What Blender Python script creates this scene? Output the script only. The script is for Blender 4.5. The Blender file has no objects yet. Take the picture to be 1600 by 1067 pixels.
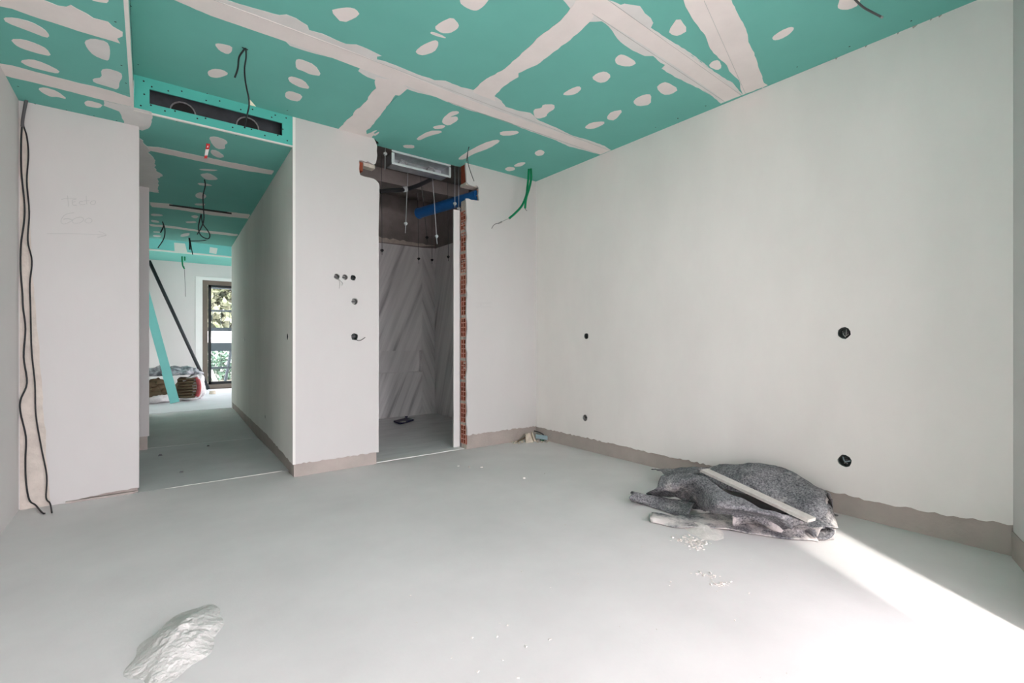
import bpy, math, random
from mathutils import Vector, geometry, noise

random.seed(7)
scn = bpy.context.scene
C = scn.collection

# ------------------------------------------------------------------ camera
F, CX, CY, H = 745.0, 800.0, 533.5, 1.05
YAW = math.atan(570 / 745.0)
S_, C_ = math.sin(YAW), math.cos(YAW)
cam_d = bpy.data.cameras.new('camera')
cam_d.sensor_width = 36.0
cam_d.lens = F / 1600.0 * 36.0
cam_d.clip_start = 0.02
cam = bpy.data.objects.new('camera', cam_d)
C.objects.link(cam)
cam.location = (0, 0, H)
cam.rotation_euler = (math.pi / 2, 0, -YAW)
scn.camera = cam

# ------------------------------------------------------------------ sky, sun, windows' portals, exposure
world = bpy.data.worlds.new('world')
scn.world = world
world.use_nodes = True
bg = world.node_tree.nodes['Background']
bg.inputs['Color'].default_value = (1.0, 0.908, 0.975, 1)
bg.inputs['Strength'].default_value = 6.2

ELEV = math.radians(38)
sun_d = bpy.data.lights.new('sun', 'SUN')
sun_d.energy = 2.7
sun_d.angle = math.radians(3.0)
sun_d.color = (1.0, 0.96, 0.92)
sun = bpy.data.objects.new('sun', sun_d)
C.objects.link(sun)
sdir = Vector((0.557 * math.cos(ELEV), 0.83 * math.cos(ELEV), -math.sin(ELEV)))
sun.rotation_euler = sdir.to_track_quat('-Z', 'Y').to_euler()

# front wall line (behind the camera) from the right corner to the left wall
FA, FB = Vector((3.34, 0.36, 0)), Vector((-0.635, -0.98, 0))
FE = (FB - FA).normalized()
FN = Vector((-FE.y, FE.x, 0))
if FN.y < 0: FN = -FN
FW0, FW1, FHEAD = 1.0, 3.95, 2.28


def portal(name, centre, direction, w, h):
    d = bpy.data.lights.new(name, 'AREA')
    d.shape = 'RECTANGLE'; d.size = w; d.size_y = h
    d.cycles.is_portal = True
    o = bpy.data.objects.new(name, d)
    C.objects.link(o)
    o.location = centre
    o.rotation_euler = Vector(direction).to_track_quat('-Z', 'Y').to_euler()


portal('portal_front', FA + FE * (FW0 + FW1) / 2 + Vector((0, 0, FHEAD / 2)) - FN * 0.27, FN, FW1 - FW0, FHEAD)
portal('portal_far', (2.6, 12.5, 1.2), (0, -1, 0), 3.2, 2.4)
portal('portal_far_side', (4.62, 9.83, 1.05), (-1, 0, 0), 1.8, 2.1)

scn.view_settings.view_transform = 'Standard'
scn.view_settings.look = 'None'
scn.view_settings.gamma = 1
scn.view_settings.use_curve_mapping = False
scn.view_settings.exposure = 1.15
try:
    scn.cycles.max_bounces = 11
    scn.cycles.diffuse_bounces = 8
    scn.cycles.sample_clamp_indirect = 8
except Exception:
    pass

# ------------------------------------------------------------------ measuring helpers (a picture point on a real plane of the room)


def ray(x, y):
    u = (x - CX) / F; v = (CY - y) / F
    return (S_ + u * C_, C_ - u * S_, v)


def onz(x, y, z=0.0):
    r = ray(x, y); t = (z - H) / r[2]
    return Vector((r[0] * t, r[1] * t, z))


def ony(x, y, Y):
    r = ray(x, y); t = Y / r[1]
    return Vector((r[0] * t, Y, H + r[2] * t))


def onx(x, y, X):
    r = ray(x, y); t = X / r[0]
    return Vector((X, r[1] * t, H + r[2] * t))


# ------------------------------------------------------------------ materials


def mat(name, col, rough=0.9, var=0.06, scale=3.0, bump=0.0, bscale=60.0, metal=0.0, col2=None, contrast=None, detail=6.0, stretch=(1, 1, 1), dist=0.004):
    m = bpy.data.materials.new(name)
    m.use_nodes = True
    nt = m.node_tree; nd = nt.nodes; lk = nt.links
    b = nd['Principled BSDF']
    b.inputs['Roughness'].default_value = rough
    b.inputs['Metallic'].default_value = metal
    b.inputs['Specular IOR Level'].default_value = 0.3
    tc = nd.new('ShaderNodeTexCoord')
    mp = nd.new('ShaderNodeMapping')
    mp.inputs['Scale'].default_value = stretch
    lk.new(tc.outputs['Object'], mp.inputs['Vector'])
    n = nd.new('ShaderNodeTexNoise')
    n.inputs['Scale'].default_value = scale
    n.inputs['Detail'].default_value = detail
    n.inputs['Roughness'].default_value = 0.6
    lk.new(mp.outputs['Vector'], n.inputs['Vector'])
    r = nd.new('ShaderNodeValToRGB')
    lo, hi = contrast or (0.3, 0.7)
    r.color_ramp.elements[0].position = lo
    r.color_ramp.elements[1].position = hi
    if col2 is None:
        c0 = tuple(max(0, c * (1 - var)) for c in col); c1 = tuple(min(1, c * (1 + var)) for c in col)
    else:
        c0, c1 = col, col2
    r.color_ramp.elements[0].color = (*c0, 1)
    r.color_ramp.elements[1].color = (*c1, 1)
    lk.new(n.outputs['Fac'], r.inputs['Fac'])
    lk.new(r.outputs['Color'], b.inputs['Base Color'])
    if bump:
        n2 = nd.new('ShaderNodeTexNoise')
        n2.inputs['Scale'].default_value = bscale
        n2.inputs['Detail'].default_value = 5
        lk.new(mp.outputs['Vector'], n2.inputs['Vector'])
        bp = nd.new('ShaderNodeBump')
        bp.inputs['Strength'].default_value = bump
        bp.inputs['Distance'].default_value = dist
        lk.new(n2.outputs['Fac'], bp.inputs['Height'])
        lk.new(bp.outputs['Normal'], b.inputs['Normal'])
    return m


def marble(name, ang):
    m = bpy.data.materials.new(name)
    m.use_nodes = True
    nt = m.node_tree; nd = nt.nodes; lk = nt.links
    b = nd['Principled BSDF']
    b.inputs['Roughness'].default_value = 0.35
    tc = nd.new('ShaderNodeTexCoord')
    mp = nd.new('ShaderNodeMapping')
    mp.inputs['Rotation'].default_value = ang
    lk.new(tc.outputs['Object'], mp.inputs['Vector'])
    mp2 = nd.new('ShaderNodeMapping')
    mp2.inputs['Scale'].default_value = (7.0, 7.0, 0.35)
    lk.new(mp.outputs['Vector'], mp2.inputs['Vector'])
    n = nd.new('ShaderNodeTexNoise')
    n.inputs['Scale'].default_value = 1.6
    n.inputs['Detail'].default_value = 6
    n.inputs['Distortion'].default_value = 0.3
    lk.new(mp2.outputs['Vector'], n.inputs['Vector'])
    r = nd.new('ShaderNodeValToRGB')
    e = r.color_ramp.elements
    e[0].position = 0.32; e[0].color = (0.38, 0.38, 0.385, 1)
    e[1].position = 0.62; e[1].color = (0.78, 0.78, 0.77, 1)
    q = r.color_ramp.elements.new(0.43); q.color = (0.64, 0.64, 0.635, 1)
    lk.new(n.outputs['Fac'], r.inputs['Fac'])
    lk.new(r.outputs['Color'], b.inputs['Base Color'])
    return m


M = {}
M['plaster'] = mat('white_plaster_dimmed', (0.625, 0.612, 0.597), 0.92, 0.03, 1.3, 0.12, 25, stretch=(1, 1, 0.45))  # same plaster as the right wall, colour darkened against strong window light
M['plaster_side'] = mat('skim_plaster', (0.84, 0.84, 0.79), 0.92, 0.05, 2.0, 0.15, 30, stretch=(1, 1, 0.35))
M['plaster_right'] = mat('cream_plaster_brightened', (0.84, 0.81, 0.775), 0.92, 0.05, 1.4, 0.12, 25, stretch=(1, 1, 0.5))  # same plaster again, colour brightened to make up for grazing light
M['rough'] = mat('rough_render', (0.62, 0.56, 0.50), 0.95, 0.14, 9.0, 0.8, 40)
M['screed_base'] = mat('bare_render', (0.43, 0.385, 0.35), 0.95, 0.10, 4.0, 0.6, 45)
M['concrete'] = mat('raw_concrete', (0.24, 0.22, 0.205), 0.95, 0.25, 3.0, 0.7, 25)
M['mortar'] = mat('mortar', (0.52, 0.47, 0.41), 0.95, 0.16, 25.0, 0.9, 60)
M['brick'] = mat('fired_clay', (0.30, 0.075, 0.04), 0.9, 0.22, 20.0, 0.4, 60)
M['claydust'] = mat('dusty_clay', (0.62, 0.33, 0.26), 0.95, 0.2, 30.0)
M['floor'] = mat('grey_screed', (0.665, 0.643, 0.634), 0.8, 0.07, 1.6, 0.12, 70, detail=8)
M['corr_floor'] = mat('corridor_screed', (0.60, 0.605, 0.60), 0.8, 0.08, 2.2, 0.15, 50, detail=8)
M['far_floor'] = mat('screed_lit_bluish', (0.66, 0.67, 0.69), 0.8, 0.05, 3.0, 0.15, 50)  # paler and bluish: the far room's window light put into the colour
M['teal'] = mat('green_plasterboard', (0.158, 0.48, 0.415), 0.85, 0.04, 2.0, 0.05, 200)
M['compound'] = mat('joint_compound', (0.80, 0.755, 0.725), 0.9, 0.035, 6.0, 0.12, 40)
M['compound_thin'] = mat('thin_compound', (0.72, 0.72, 0.70), 0.9, 0.05, 6.0, 0.12, 40)
M['compound_grey'] = mat('grey_compound', (0.50, 0.51, 0.49), 0.9, 0.05, 6.0)
M['bead'] = mat('corner_bead_white', (0.80, 0.78, 0.74), 0.8, 0.03, 8.0)
M['void'] = mat('dark_void', (0.03, 0.03, 0.03), 0.9, 0.1)
M['galv'] = mat('galvanised_steel', (0.55, 0.58, 0.60), 0.38, 0.18, 14.0, metal=0.85)
M['galv_white'] = mat('galvanised_flange', (0.68, 0.73, 0.73), 0.5, 0.06, 14.0, metal=0.3)
M['blacksteel'] = mat('black_plenum', (0.07, 0.08, 0.09), 0.5, 0.2, 10.0)
M['foil'] = mat('crinkled_foil', (0.45, 0.46, 0.46), 0.35, 0.4, 60.0, 0.8, 90, metal=0.7)
M['cable'] = mat('black_cable', (0.022, 0.024, 0.026), 0.55, 0.1)
M['greycable'] = mat('grey_cable', (0.10, 0.10, 0.105), 0.6, 0.1)
M['green'] = mat('green_conduit', (0.0, 0.22, 0.085), 0.5, 0.1, 20, 0.5, 180)
M['whitewire'] = mat('pale_wire', (0.40, 0.40, 0.385), 0.5, 0.05)
M['blue'] = mat('blue_pipe', (0.015, 0.11, 0.32), 0.45, 0.08)
M['red'] = mat('red_tape', (0.55, 0.03, 0.03), 0.6, 0.1)
M['redprint'] = mat('faded_red_print', (0.36, 0.07, 0.075), 0.7, 0.3, 20.0)
M['white'] = mat('white_plain', (0.80, 0.80, 0.78), 0.7, 0.03)
M['tag'] = mat('cream_tape', (0.80, 0.76, 0.58), 0.8, 0.03)


def felt_mat(name, dust):
    m = bpy.data.materials.new(name); m.use_nodes = True
    nt = m.node_tree; nd = nt.nodes; lk = nt.links
    b = nd['Principled BSDF']; b.inputs['Roughness'].default_value = 1.0; b.inputs['Specular IOR Level'].default_value = 0.1
    tc = nd.new('ShaderNodeTexCoord')

    def nz(scale, lo, hi, detail=8):
        n = nd.new('ShaderNodeTexNoise'); n.inputs['Scale'].default_value = scale; n.inputs['Detail'].default_value = detail
        n.inputs['Roughness'].default_value = 0.7
        lk.new(tc.outputs['Object'], n.inputs['Vector'])
        r = nd.new('ShaderNodeMapRange'); r.inputs['From Min'].default_value = lo; r.inputs['From Max'].default_value = hi
        lk.new(n.outputs['Fac'], r.inputs['Value'])
        return r.outputs['Result'], n.outputs['Fac']

    def mix(fac, a, c):
        x = nd.new('ShaderNodeMix'); x.data_type = 'RGBA'
        lk.new(fac, x.inputs['Factor'])
        for sck, val in ((x.inputs['A'], a), (x.inputs['B'], c)):
            if isinstance(val, tuple): sck.default_value = (*val, 1)
            else: lk.new(val, sck)
        return x.outputs['Result']
    fine, fraw = nz(95, 0.38, 0.66)
    cloud, _ = nz(9, 0.40, 0.70)
    dusty, _ = nz(6, *dust)
    base = mix(fine, (0.05, 0.051, 0.058), (0.27, 0.27, 0.285))
    base = mix(cloud, base, mix(fine, (0.14, 0.14, 0.15), (0.44, 0.435, 0.44)))
    col = mix(dusty, base, (0.64, 0.60, 0.575))
    lk.new(col, b.inputs['Base Color'])
    bp = nd.new('ShaderNodeBump'); bp.inputs['Strength'].default_value = 0.8; bp.inputs['Distance'].default_value = 0.004
    lk.new(fraw, bp.inputs['Height']); lk.new(bp.outputs['Normal'], b.inputs['Normal'])
    return m


M['felt'] = felt_mat('grey_felt', (0.58, 0.76))
M['felt_dusty'] = felt_mat('dusty_felt', (0.42, 0.60))
M['powder'] = mat('plaster_powder', (0.72, 0.675, 0.64), 1.0, 0.06, 30.0, 0.9, 110)
M['dust'] = mat('screed_dust', (0.585, 0.575, 0.55), 1.0, 0.07, 18.0, 1.0, 45, dist=0.012)
M['wood'] = mat('dusty_timber', (0.60, 0.565, 0.53), 0.9, 0.10, 5.0, 0.4, 40, stretch=(8, 8, 1))
M['boxplastic'] = mat('box_plastic', (0.05, 0.065, 0.06), 0.5, 0.35, 60.0, 0.5, 90)
M['boxpale'] = mat('pale_box_plastic', (0.32, 0.33, 0.31), 0.6, 0.3, 60.0, 0.6, 90)
M['navy'] = mat('navy_plastic', (0.012, 0.014, 0.06), 0.4, 0.2)
M['marbleL'] = marble('marble_slanting_right', (0, math.radians(-22), 0))
M['marbleR'] = marble('marble_slanting_left', (0, math.radians(22), 0))
M['marbleS'] = marble('marble_side', (math.radians(-18), 0, 0))
M['marbleF'] = mat('marble_floor', (0.78, 0.78, 0.78), 0.45, 0.10, 2.5, stretch=(1, 4, 1))
M['paleteal'] = mat('pale_teal_board', (0.22, 0.60, 0.58), 0.8, 0.05)
M['polegrey'] = mat('dark_pole', (0.025, 0.03, 0.033), 0.5, 0.1)
M['bronze'] = mat('bronze_aluminium', (0.16, 0.135, 0.11), 0.45, 0.06)
M['sackbrown'] = mat('brown_bundle', (0.12, 0.085, 0.05), 0.9, 0.4, 14.0, 0.8, 40, stretch=(0.4, 0.4, 5))
M['sackwhite'] = mat('white_sack', (0.68, 0.66, 0.66), 0.8, 0.15, 14.0, 0.7, 30)
M['plastic'] = mat('grey_plastic_film', (0.10, 0.11, 0.125), 0.4, 0, 9.0, 0.9, 20, col2=(0.45, 0.47, 0.5), contrast=(0.4, 0.65))
M['pencil'] = mat('pencil_line', (0.48, 0.48, 0.47), 0.9, 0.05)
M['beige'] = mat('beige_chunk', (0.62, 0.55, 0.45), 0.95, 0.15, 30.0, 0.7, 80)
M['bluegrey'] = mat('bluegrey_card', (0.34, 0.44, 0.48), 0.8, 0.1, 20.0)
M['leafgreen'] = mat('green_scrap', (0.05, 0.17, 0.09), 0.7, 0.3, 40.0)
M['terrace'] = mat('terrace_stone', (0.55, 0.53, 0.50), 0.9, 0.06)
M['garden'] = mat('garden_ground', (0.30, 0.28, 0.22), 0.95, 0.2)
M['leaf'] = mat('olive_foliage', (0.10, 0.13, 0.05), 0.8, 0, 2.5, col2=(0.42, 0.42, 0.30), contrast=(0.35, 0.65))
M['hedge'] = mat('green_hedge', (0.10, 0.18, 0.12), 0.8, 0.4, 5.0)
M['rail'] = mat('slate_metal', (0.05, 0.07, 0.08), 0.5, 0.08)
M['wallwhite'] = mat('white_garden_wall', (0.75, 0.74, 0.72), 0.9, 0.05)

g = bpy.data.materials.new('window_glass')
g.use_nodes = True
gn = g.node_tree
for n_ in list(gn.nodes): gn.nodes.remove(n_)
go = gn.nodes.new('ShaderNodeOutputMaterial'); gt = gn.nodes.new('ShaderNodeBsdfTransparent'); gg = gn.nodes.new('ShaderNodeBsdfGlossy')
gm = gn.nodes.new('ShaderNodeMixShader')
gt.inputs['Color'].default_value = (0.90, 0.93, 0.94, 1); gg.inputs['Roughness'].default_value = 0.03; gm.inputs['Fac'].default_value = 0.06
gn.links.new(gt.outputs[0], gm.inputs[1]); gn.links.new(gg.outputs[0], gm.inputs[2]); gn.links.new(gm.outputs[0], go.inputs['Surface'])
M['glass'] = g

# ------------------------------------------------------------------ object helpers
WL = {}


def tag(o, label=None, cat=None, group=None, kind=None):
    if label: o['label'] = label
    if cat: o['category'] = cat
    if group: o['group'] = group
    if kind: o['kind'] = kind
    return o


def place(o, centre, parent):
    WL[o.name] = Vector(centre)
    o.parent = parent
    o.location = Vector(centre) - (WL[parent.name] if parent else Vector((0, 0, 0)))


def build(name, verts, faces, m, parent=None, label=None, cat=None, group=None, kind=None, smooth=False, keep=False):
    verts = [Vector(v) for v in verts]
    if keep:
        c = Vector((0, 0, 0))
    else:
        xs = [v.x for v in verts]; ys = [v.y for v in verts]; zs = [v.z for v in verts]
        c = Vector(((min(xs) + max(xs)) / 2, (min(ys) + max(ys)) / 2, min(zs)))
    me = bpy.data.meshes.new(name)
    me.from_pydata([v - c for v in verts], [], faces)
    me.materials.append(M[m] if isinstance(m, str) else m)
    if smooth:
        me.polygons.foreach_set('use_smooth', [True] * len(me.polygons))
    me.update()
    o = bpy.data.objects.new(name, me)
    C.objects.link(o)
    place(o, c, parent)
    return tag(o, label, cat, group, kind)


def empty(name, loc, label=None, cat=None, group=None, kind=None):
    o = bpy.data.objects.new(name, None)
    C.objects.link(o)
    o.empty_display_size = 0.1
    place(o, loc, None)
    return tag(o, label, cat, group, kind)


class MB:
    def __init__(s): s.v = []; s.f = []

    def add(s, v, f):
        k = len(s.v); s.v += [Vector(p) for p in v]; s.f += [tuple(i + k for i in q) for q in f]; return s

    def box(s, a, b):
        (x0, y0, z0), (x1, y1, z1) = [(min(p, q), max(p, q)) for p, q in zip(a, b)] and ((min(a[0], b[0]), min(a[1], b[1]), min(a[2], b[2])), (max(a[0], b[0]), max(a[1], b[1]), max(a[2], b[2])))
        v = [(x0, y0, z0), (x1, y0, z0), (x1, y1, z0), (x0, y1, z0), (x0, y0, z1), (x1, y0, z1), (x1, y1, z1), (x0, y1, z1)]
        return s.add(v, [(0, 3, 2, 1), (4, 5, 6, 7), (0, 1, 5, 4), (1, 2, 6, 5), (2, 3, 7, 6), (3, 0, 4, 7)])

    def obox(s, o, u, v, w):
        o, u, v, w = map(Vector, (o, u, v, w))
        p = [o, o + u, o + u + v, o + v, o + w, o + u + w, o + u + v + w, o + v + w]
        return s.add(p, [(0, 3, 2, 1), (4, 5, 6, 7), (0, 1, 5, 4), (1, 2, 6, 5), (2, 3, 7, 6), (3, 0, 4, 7)])

    def tube(s, pts, r, n=8, caps=True):
        pts = [Vector(p) for p in pts]
        t0 = (pts[1] - pts[0]).normalized()
        a = t0.orthogonal().normalized()
        rings = []
        for i, p in enumerate(pts):
            t = (pts[min(i + 1, len(pts) - 1)] - pts[max(i - 1, 0)]).normalized()
            a = (a - t * a.dot(t)).normalized()
            b = t.cross(a)
            rr = r[i] if isinstance(r, (list, tuple)) else r
            rings.append([p + (a * math.cos(2 * math.pi * k / n) + b * math.sin(2 * math.pi * k / n)) * rr for k in range(n)])
        v = [q for ring in rings for q in ring]
        f = [(i * n + k, i * n + (k + 1) % n, (i + 1) * n + (k + 1) % n, (i + 1) * n + k) for i in range(len(pts) - 1) for k in range(n)]
        if caps:
            f += [tuple(range(n - 1, -1, -1)), tuple((len(pts) - 1) * n + k for k in range(n))]
        return s.add(v, f)

    def build(s, name, m, parent=None, **k): return build(name, s.v, s.f, m, parent, **k)


def crom(pts, n=6):
    pts = [Vector(p) for p in pts]
    if len(pts) < 3: return pts
    out = []
    for i in range(len(pts) - 1):
        p0 = pts[max(i - 1, 0)]; p1 = pts[i]; p2 = pts[i + 1]; p3 = pts[min(i + 2, len(pts) - 1)]
        for k in range(n):
            t = k / n
            out.append(0.5 * ((2 * p1) + (p2 - p0) * t + (2 * p0 - 5 * p1 + 4 * p2 - p3) * t * t + (3 * p1 - p0 - 3 * p2 + p3) * t ** 3))
    out.append(pts[-1])
    return out


def inside(p, poly):
    r = False; j = len(poly) - 1
    for i in range(len(poly)):
        a, b = poly[i], poly[j]
        if (a[1] > p[1]) != (b[1] > p[1]) and p[0] < (b[0] - a[0]) * (p[1] - a[1]) / (b[1] - a[1]) + a[0]:
            r = not r
        j = i
    return r


def slab(mb, outline, holes, O, u, v, n, d0, d1):
    """polygon with holes in the (u, v) plane, thick from d0 to d1 along n"""
    O, u, v, n = map(Vector, (O, u, v, n))
    loops = [list(outline)] + [list(h) for h in holes]
    P = []; E = []
    for L in loops:
        k = len(P)
        P += [Vector((p[0], p[1])) for p in L]
        E += [(k + i, k + (i + 1) % len(L)) for i in range(len(L))]
    res = geometry.delaunay_2d_cdt(P, E, [], 0, 1e-6)
    V, Fc = res[0], res[2]
    tri = []
    for f in Fc:
        c = sum((V[i] for i in f), Vector((0, 0))) / len(f)
        if inside(c, outline) and not any(inside(c, h) for h in holes):
            tri.append(tuple(f))
    to = lambda p, d: O + u * p[0] + v * p[1] + n * d
    mb.add([to(p, d1) for p in V], tri)
    mb.add([to(p, d0) for p in V], [tuple(reversed(f)) for f in tri])
    for L in loops:
        k = len(L)
        mb.add([to(p, d0) for p in L] + [to(p, d1) for p in L], [(i, (i + 1) % k, k + (i + 1) % k, k + i) for i in range(k)])
    return mb


def rag(p, q, n, amp, both=False):
    out = []
    p = Vector(p); q = Vector(q)
    d = q - p; nn = Vector((-d.y, d.x)).normalized()
    for i in range(n):
        t = i / n
        w = 0 if i == 0 else random.uniform(-amp, amp) * (0.4 + 0.6 * random.random())
        out.append(tuple(p + d * t + nn * w))
    return out


def blobloop(cx, cy, r, n=12, jit=0.08, sq=1.0):
    return [(cx + r * math.cos(2 * math.pi * k / n) * random.uniform(1 - jit, 1 + jit) * sq, cy + r * math.sin(2 * math.pi * k / n) * random.uniform(1 - jit, 1 + jit)) for k in range(n)]


X0 = Vector((1, 0, 0)); Y0 = Vector((0, 1, 0)); Z0 = Vector((0, 0, 1))

# ================================================================== THE SETTING
ZC, ZS, ZSLAB = 2.78, 2.55, 3.08
XR, XL, YB, YBB = 3.34, -0.635, 3.94, 4.066
YL = 4.22
PT = 0.018    # plaster thickness

# ---- floors
bm = MB(); slab(bm, [(FA.x + 0.02, FA.y - 0.05), (XR + 0.02, YB + 0.02), (XR + 0.02, 4.07), (0.90, 4.07), (0.90, 4.196), (-0.03, 4.21), (XL - 0.02, 4.24), (XL - 0.02, FB.y - 0.1)], [], (0, 0, 0), X0, Y0, Z0, -0.15, 0.0)
floor = bm.build('floor', 'floor', kind='structure', keep=True)
fl2 = MB(); slab(fl2, [(-0.03, 4.218), (0.93, 4.206), (0.96, 5.822), (-0.03, 5.90), (-1.9, 5.95), (-1.9, 4.24)], [], (0, 0, 0), X0, Y0, Z0, -0.15, -0.001)
f2 = fl2.build('floor_slab', 'corr_floor', floor, keep=True)
fl3 = MB(); slab(fl3, [(-0.10, 5.922), (0.96, 5.842), (1.08, 8.68), (-0.12, 8.63)], [], (0, 0, 0), X0, Y0, Z0, -0.15, -0.001)
fl3.build('floor_slab', 'corr_floor', floor, keep=True)
fl4 = MB(); slab(fl4, [(-0.12, 8.665), (1.08, 8.715), (4.6, 8.75), (4.6, 12.4), (-0.2, 12.4)], [], (0, 0, 0), X0, Y0, Z0, -0.15, 0.0)
fl4.build('floor_slab', 'far_floor', floor, keep=True)
MB().box((-2, 4.0, -0.3), (1.2, 8.8, -0.14)).build('subfloor', 'void', floor, keep=True)
MB().tube([(0.10, 4.202, -0.002), (0.865, 4.199, 0.0)], 0.0045, 6).build('joint_strip', 'bead', floor, keep=True)
MB().box((1.05, 4.07, -0.15), (3.40, 6.40, -0.004)).build('shower_floor', 'marbleF', floor, keep=True)
MB().box((1.57, 3.985, -0.1), (2.462, 4.085, 0.006)).build('shower_threshold', 'white', floor, keep=True)

# ---- right wall
RB = [(1.067, 1.102, 0.036), (1.064, 0.33, 0.037), (3.195, 1.102, 0.03), (3.212, 0.315, 0.032)]
holesR = [blobloop(y, z, r, 11, 0.10) for y, z, r in RB]
ol = rag((0.355, 0.16), (0.70, 0.128), 14, 0.009) + rag((0.70, 0.128), (2.4, 0.122), 70, 0.010) + rag((2.4, 0.122), (YB + 0.02, 0.132), 60, 0.009) + [(YB + 0.02, 2.95)] + [(0.355, 2.95)]
wr = slab(MB(), [(0.30, -0.05), (YB + 0.15, -0.05), (YB + 0.15, 3.1), (0.30, 3.1)], [blobloop(y, z, 0.042, 12, 0) for y, z, r in RB], (XR + PT, 0, 0), Y0, Z0, -X0, -0.18, 0.0)
wall_right = wr.build('wall_right', 'screed_base', kind='structure', keep=True)
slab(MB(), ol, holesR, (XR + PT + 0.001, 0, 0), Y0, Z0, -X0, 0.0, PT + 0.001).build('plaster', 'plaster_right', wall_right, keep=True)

for y_, w_ in ((0.62, 0.016), (0.66, 0.010), (0.72, 0.026), (0.80, 0.012), (0.95, 0.012), (1.10, 0.014)):
    slab(MB(), [(y_, ZC + 0.001), (y_ + w_, ZC + 0.001), (y_ + w_ * 0.8, ZC - 0.006 - w_ * 0.25), (y_ + w_ * 0.2, ZC - 0.004)], [], (XR, 0, 0), Y0, Z0, -X0, 0.0, 0.0008).build('chip', 'screed_base', wall_right, keep=True)

# ---- back wall, left and right of the shower opening
stub_boxes = [(1.222, 1.577, 0.024), (1.289, 1.578, 0.024), (1.357, 1.578, 0.024), (1.368, 1.382, 0.028), (1.368, 1.09, 0.030)]
edgeL = [(1.577, 0.10)] + [(1.577 + random.uniform(-0.002, 0.002), 0.1 + 2.28 * i / 12) for i in range(1, 12)] + [(1.583, 2.382), (1.580, 2.40), (1.572, 2.412), (1.556, 2.425), (1.532, 2.435), (1.49, 2.438), (1.45, 2.437), (1.416, 2.443), (1.410, 2.465), (1.406, 2.491), (1.409, 2.53), (1.406, 2.563), (1.43, 2.568), (1.458, 2.562), (1.48, 2.572), (1.51, 2.562), (1.535, 2.556), (1.550, 2.572), (1.557, 2.60), (1.563, 2.64), (1.559, 2.68), (1.562, 2.72), (1.552, 2.75), (1.531, 2.785), (1.53, 2.90)]
core_edge = [(x - 0.012, z) for x, z in edgeL[1:]]
core = [(0.902, -0.05), (1.562, -0.05)] + core_edge + [(0.902, 2.95)]
wall_back = slab(MB(), core, [blobloop(x, z, 0.034, 12, 0) for x, z, r in stub_boxes], (0, YB + PT, 0), X0, Z0, -Y0, -(YBB - YB - PT), 0.0).build('wall_back', 'screed_base', kind='structure', keep=True)
pl = rag((0.889, 0.103), (1.577, 0.102), 34, 0.008) + edgeL + [(0.889, 2.90)]
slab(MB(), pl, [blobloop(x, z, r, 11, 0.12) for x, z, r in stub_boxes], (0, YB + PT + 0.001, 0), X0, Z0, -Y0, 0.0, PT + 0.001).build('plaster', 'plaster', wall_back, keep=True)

edgeR = [(2.467, 0.14)] + [(2.463 + random.uniform(-0.007, 0.007), 0.14 + 2.28 * i / 40) for i in range(1, 40)] + [(2.453, 2.436), (2.48, 2.440), (2.511, 2.434), (2.55, 2.438), (2.60, 2.440), (2.606, 2.455), (2.598, 2.50), (2.603, 2.54), (2.601, 2.57), (2.58, 2.585), (2.54, 2.572), (2.50, 2.575), (2.475, 2.585), (2.462, 2.60), (2.457, 2.672), (2.452, 2.72), (2.449, 2.764), (2.449, 2.90)]
pr = list(reversed(edgeR)) + rag((2.467, 0.14), (XR + 0.005, 0.135), 40, 0.010)[1:] + [(XR + 0.005, 0.135), (XR + 0.005, 2.90)]
wall_back_right = slab(MB(), [(2.60, -0.05), (XR + 0.05, -0.05), (XR + 0.05, 2.95), (2.60, 2.95), (2.60, 2.575), (2.73, 2.575), (2.73, 2.435), (2.60, 2.435)], [], (0, YB + PT, 0), X0, Z0, -Y0, -(YBB - YB - PT), 0.0).build('wall_back', 'screed_base', kind='structure', keep=True)
slab(MB(), pr, [], (0, YB + PT + 0.001, 0), X0, Z0, -Y0, 0.0, PT + 0.001).build('plaster', 'plaster', wall_back_right, keep=True)
# screed foot of the pier below the plaster
MB().box((2.478, YB + PT, -0.03), (2.60, YB + 0.03, 0.14)).build('plinth', 'screed_base', wall_back_right, keep=True)


# hollow clay bricks laid bare at the opening's right jamb (cells open towards -X)
def brick_mesh(rows, cols, h, w, L):
    mb = MB(); t = 0.009
    for c in range(cols + 1):
        y = c * (w - t) / cols
        mb.box((0, y, 0), (L, y + t, h))
    for r in range(rows + 1):
        z = r * (h - t) / rows
        mb.box((0.001, 0.001, z), (L - 0.001, w - 0.001, z + t))
    mb.box((L - 0.012, 0.002, 0.002), (L - 0.002, w - 0.002, h - 0.002))
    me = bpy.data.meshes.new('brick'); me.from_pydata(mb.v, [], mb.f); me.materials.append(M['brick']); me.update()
    return me


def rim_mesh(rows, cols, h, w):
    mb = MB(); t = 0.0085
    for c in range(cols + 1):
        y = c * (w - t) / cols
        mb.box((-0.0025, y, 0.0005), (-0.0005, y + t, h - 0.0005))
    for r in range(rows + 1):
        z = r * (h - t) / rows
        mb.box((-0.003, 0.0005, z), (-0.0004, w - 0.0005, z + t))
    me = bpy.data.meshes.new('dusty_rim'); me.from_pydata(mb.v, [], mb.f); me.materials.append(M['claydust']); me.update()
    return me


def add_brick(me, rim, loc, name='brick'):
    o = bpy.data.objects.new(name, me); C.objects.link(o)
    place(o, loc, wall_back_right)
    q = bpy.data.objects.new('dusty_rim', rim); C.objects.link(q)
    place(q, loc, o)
    return o


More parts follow.
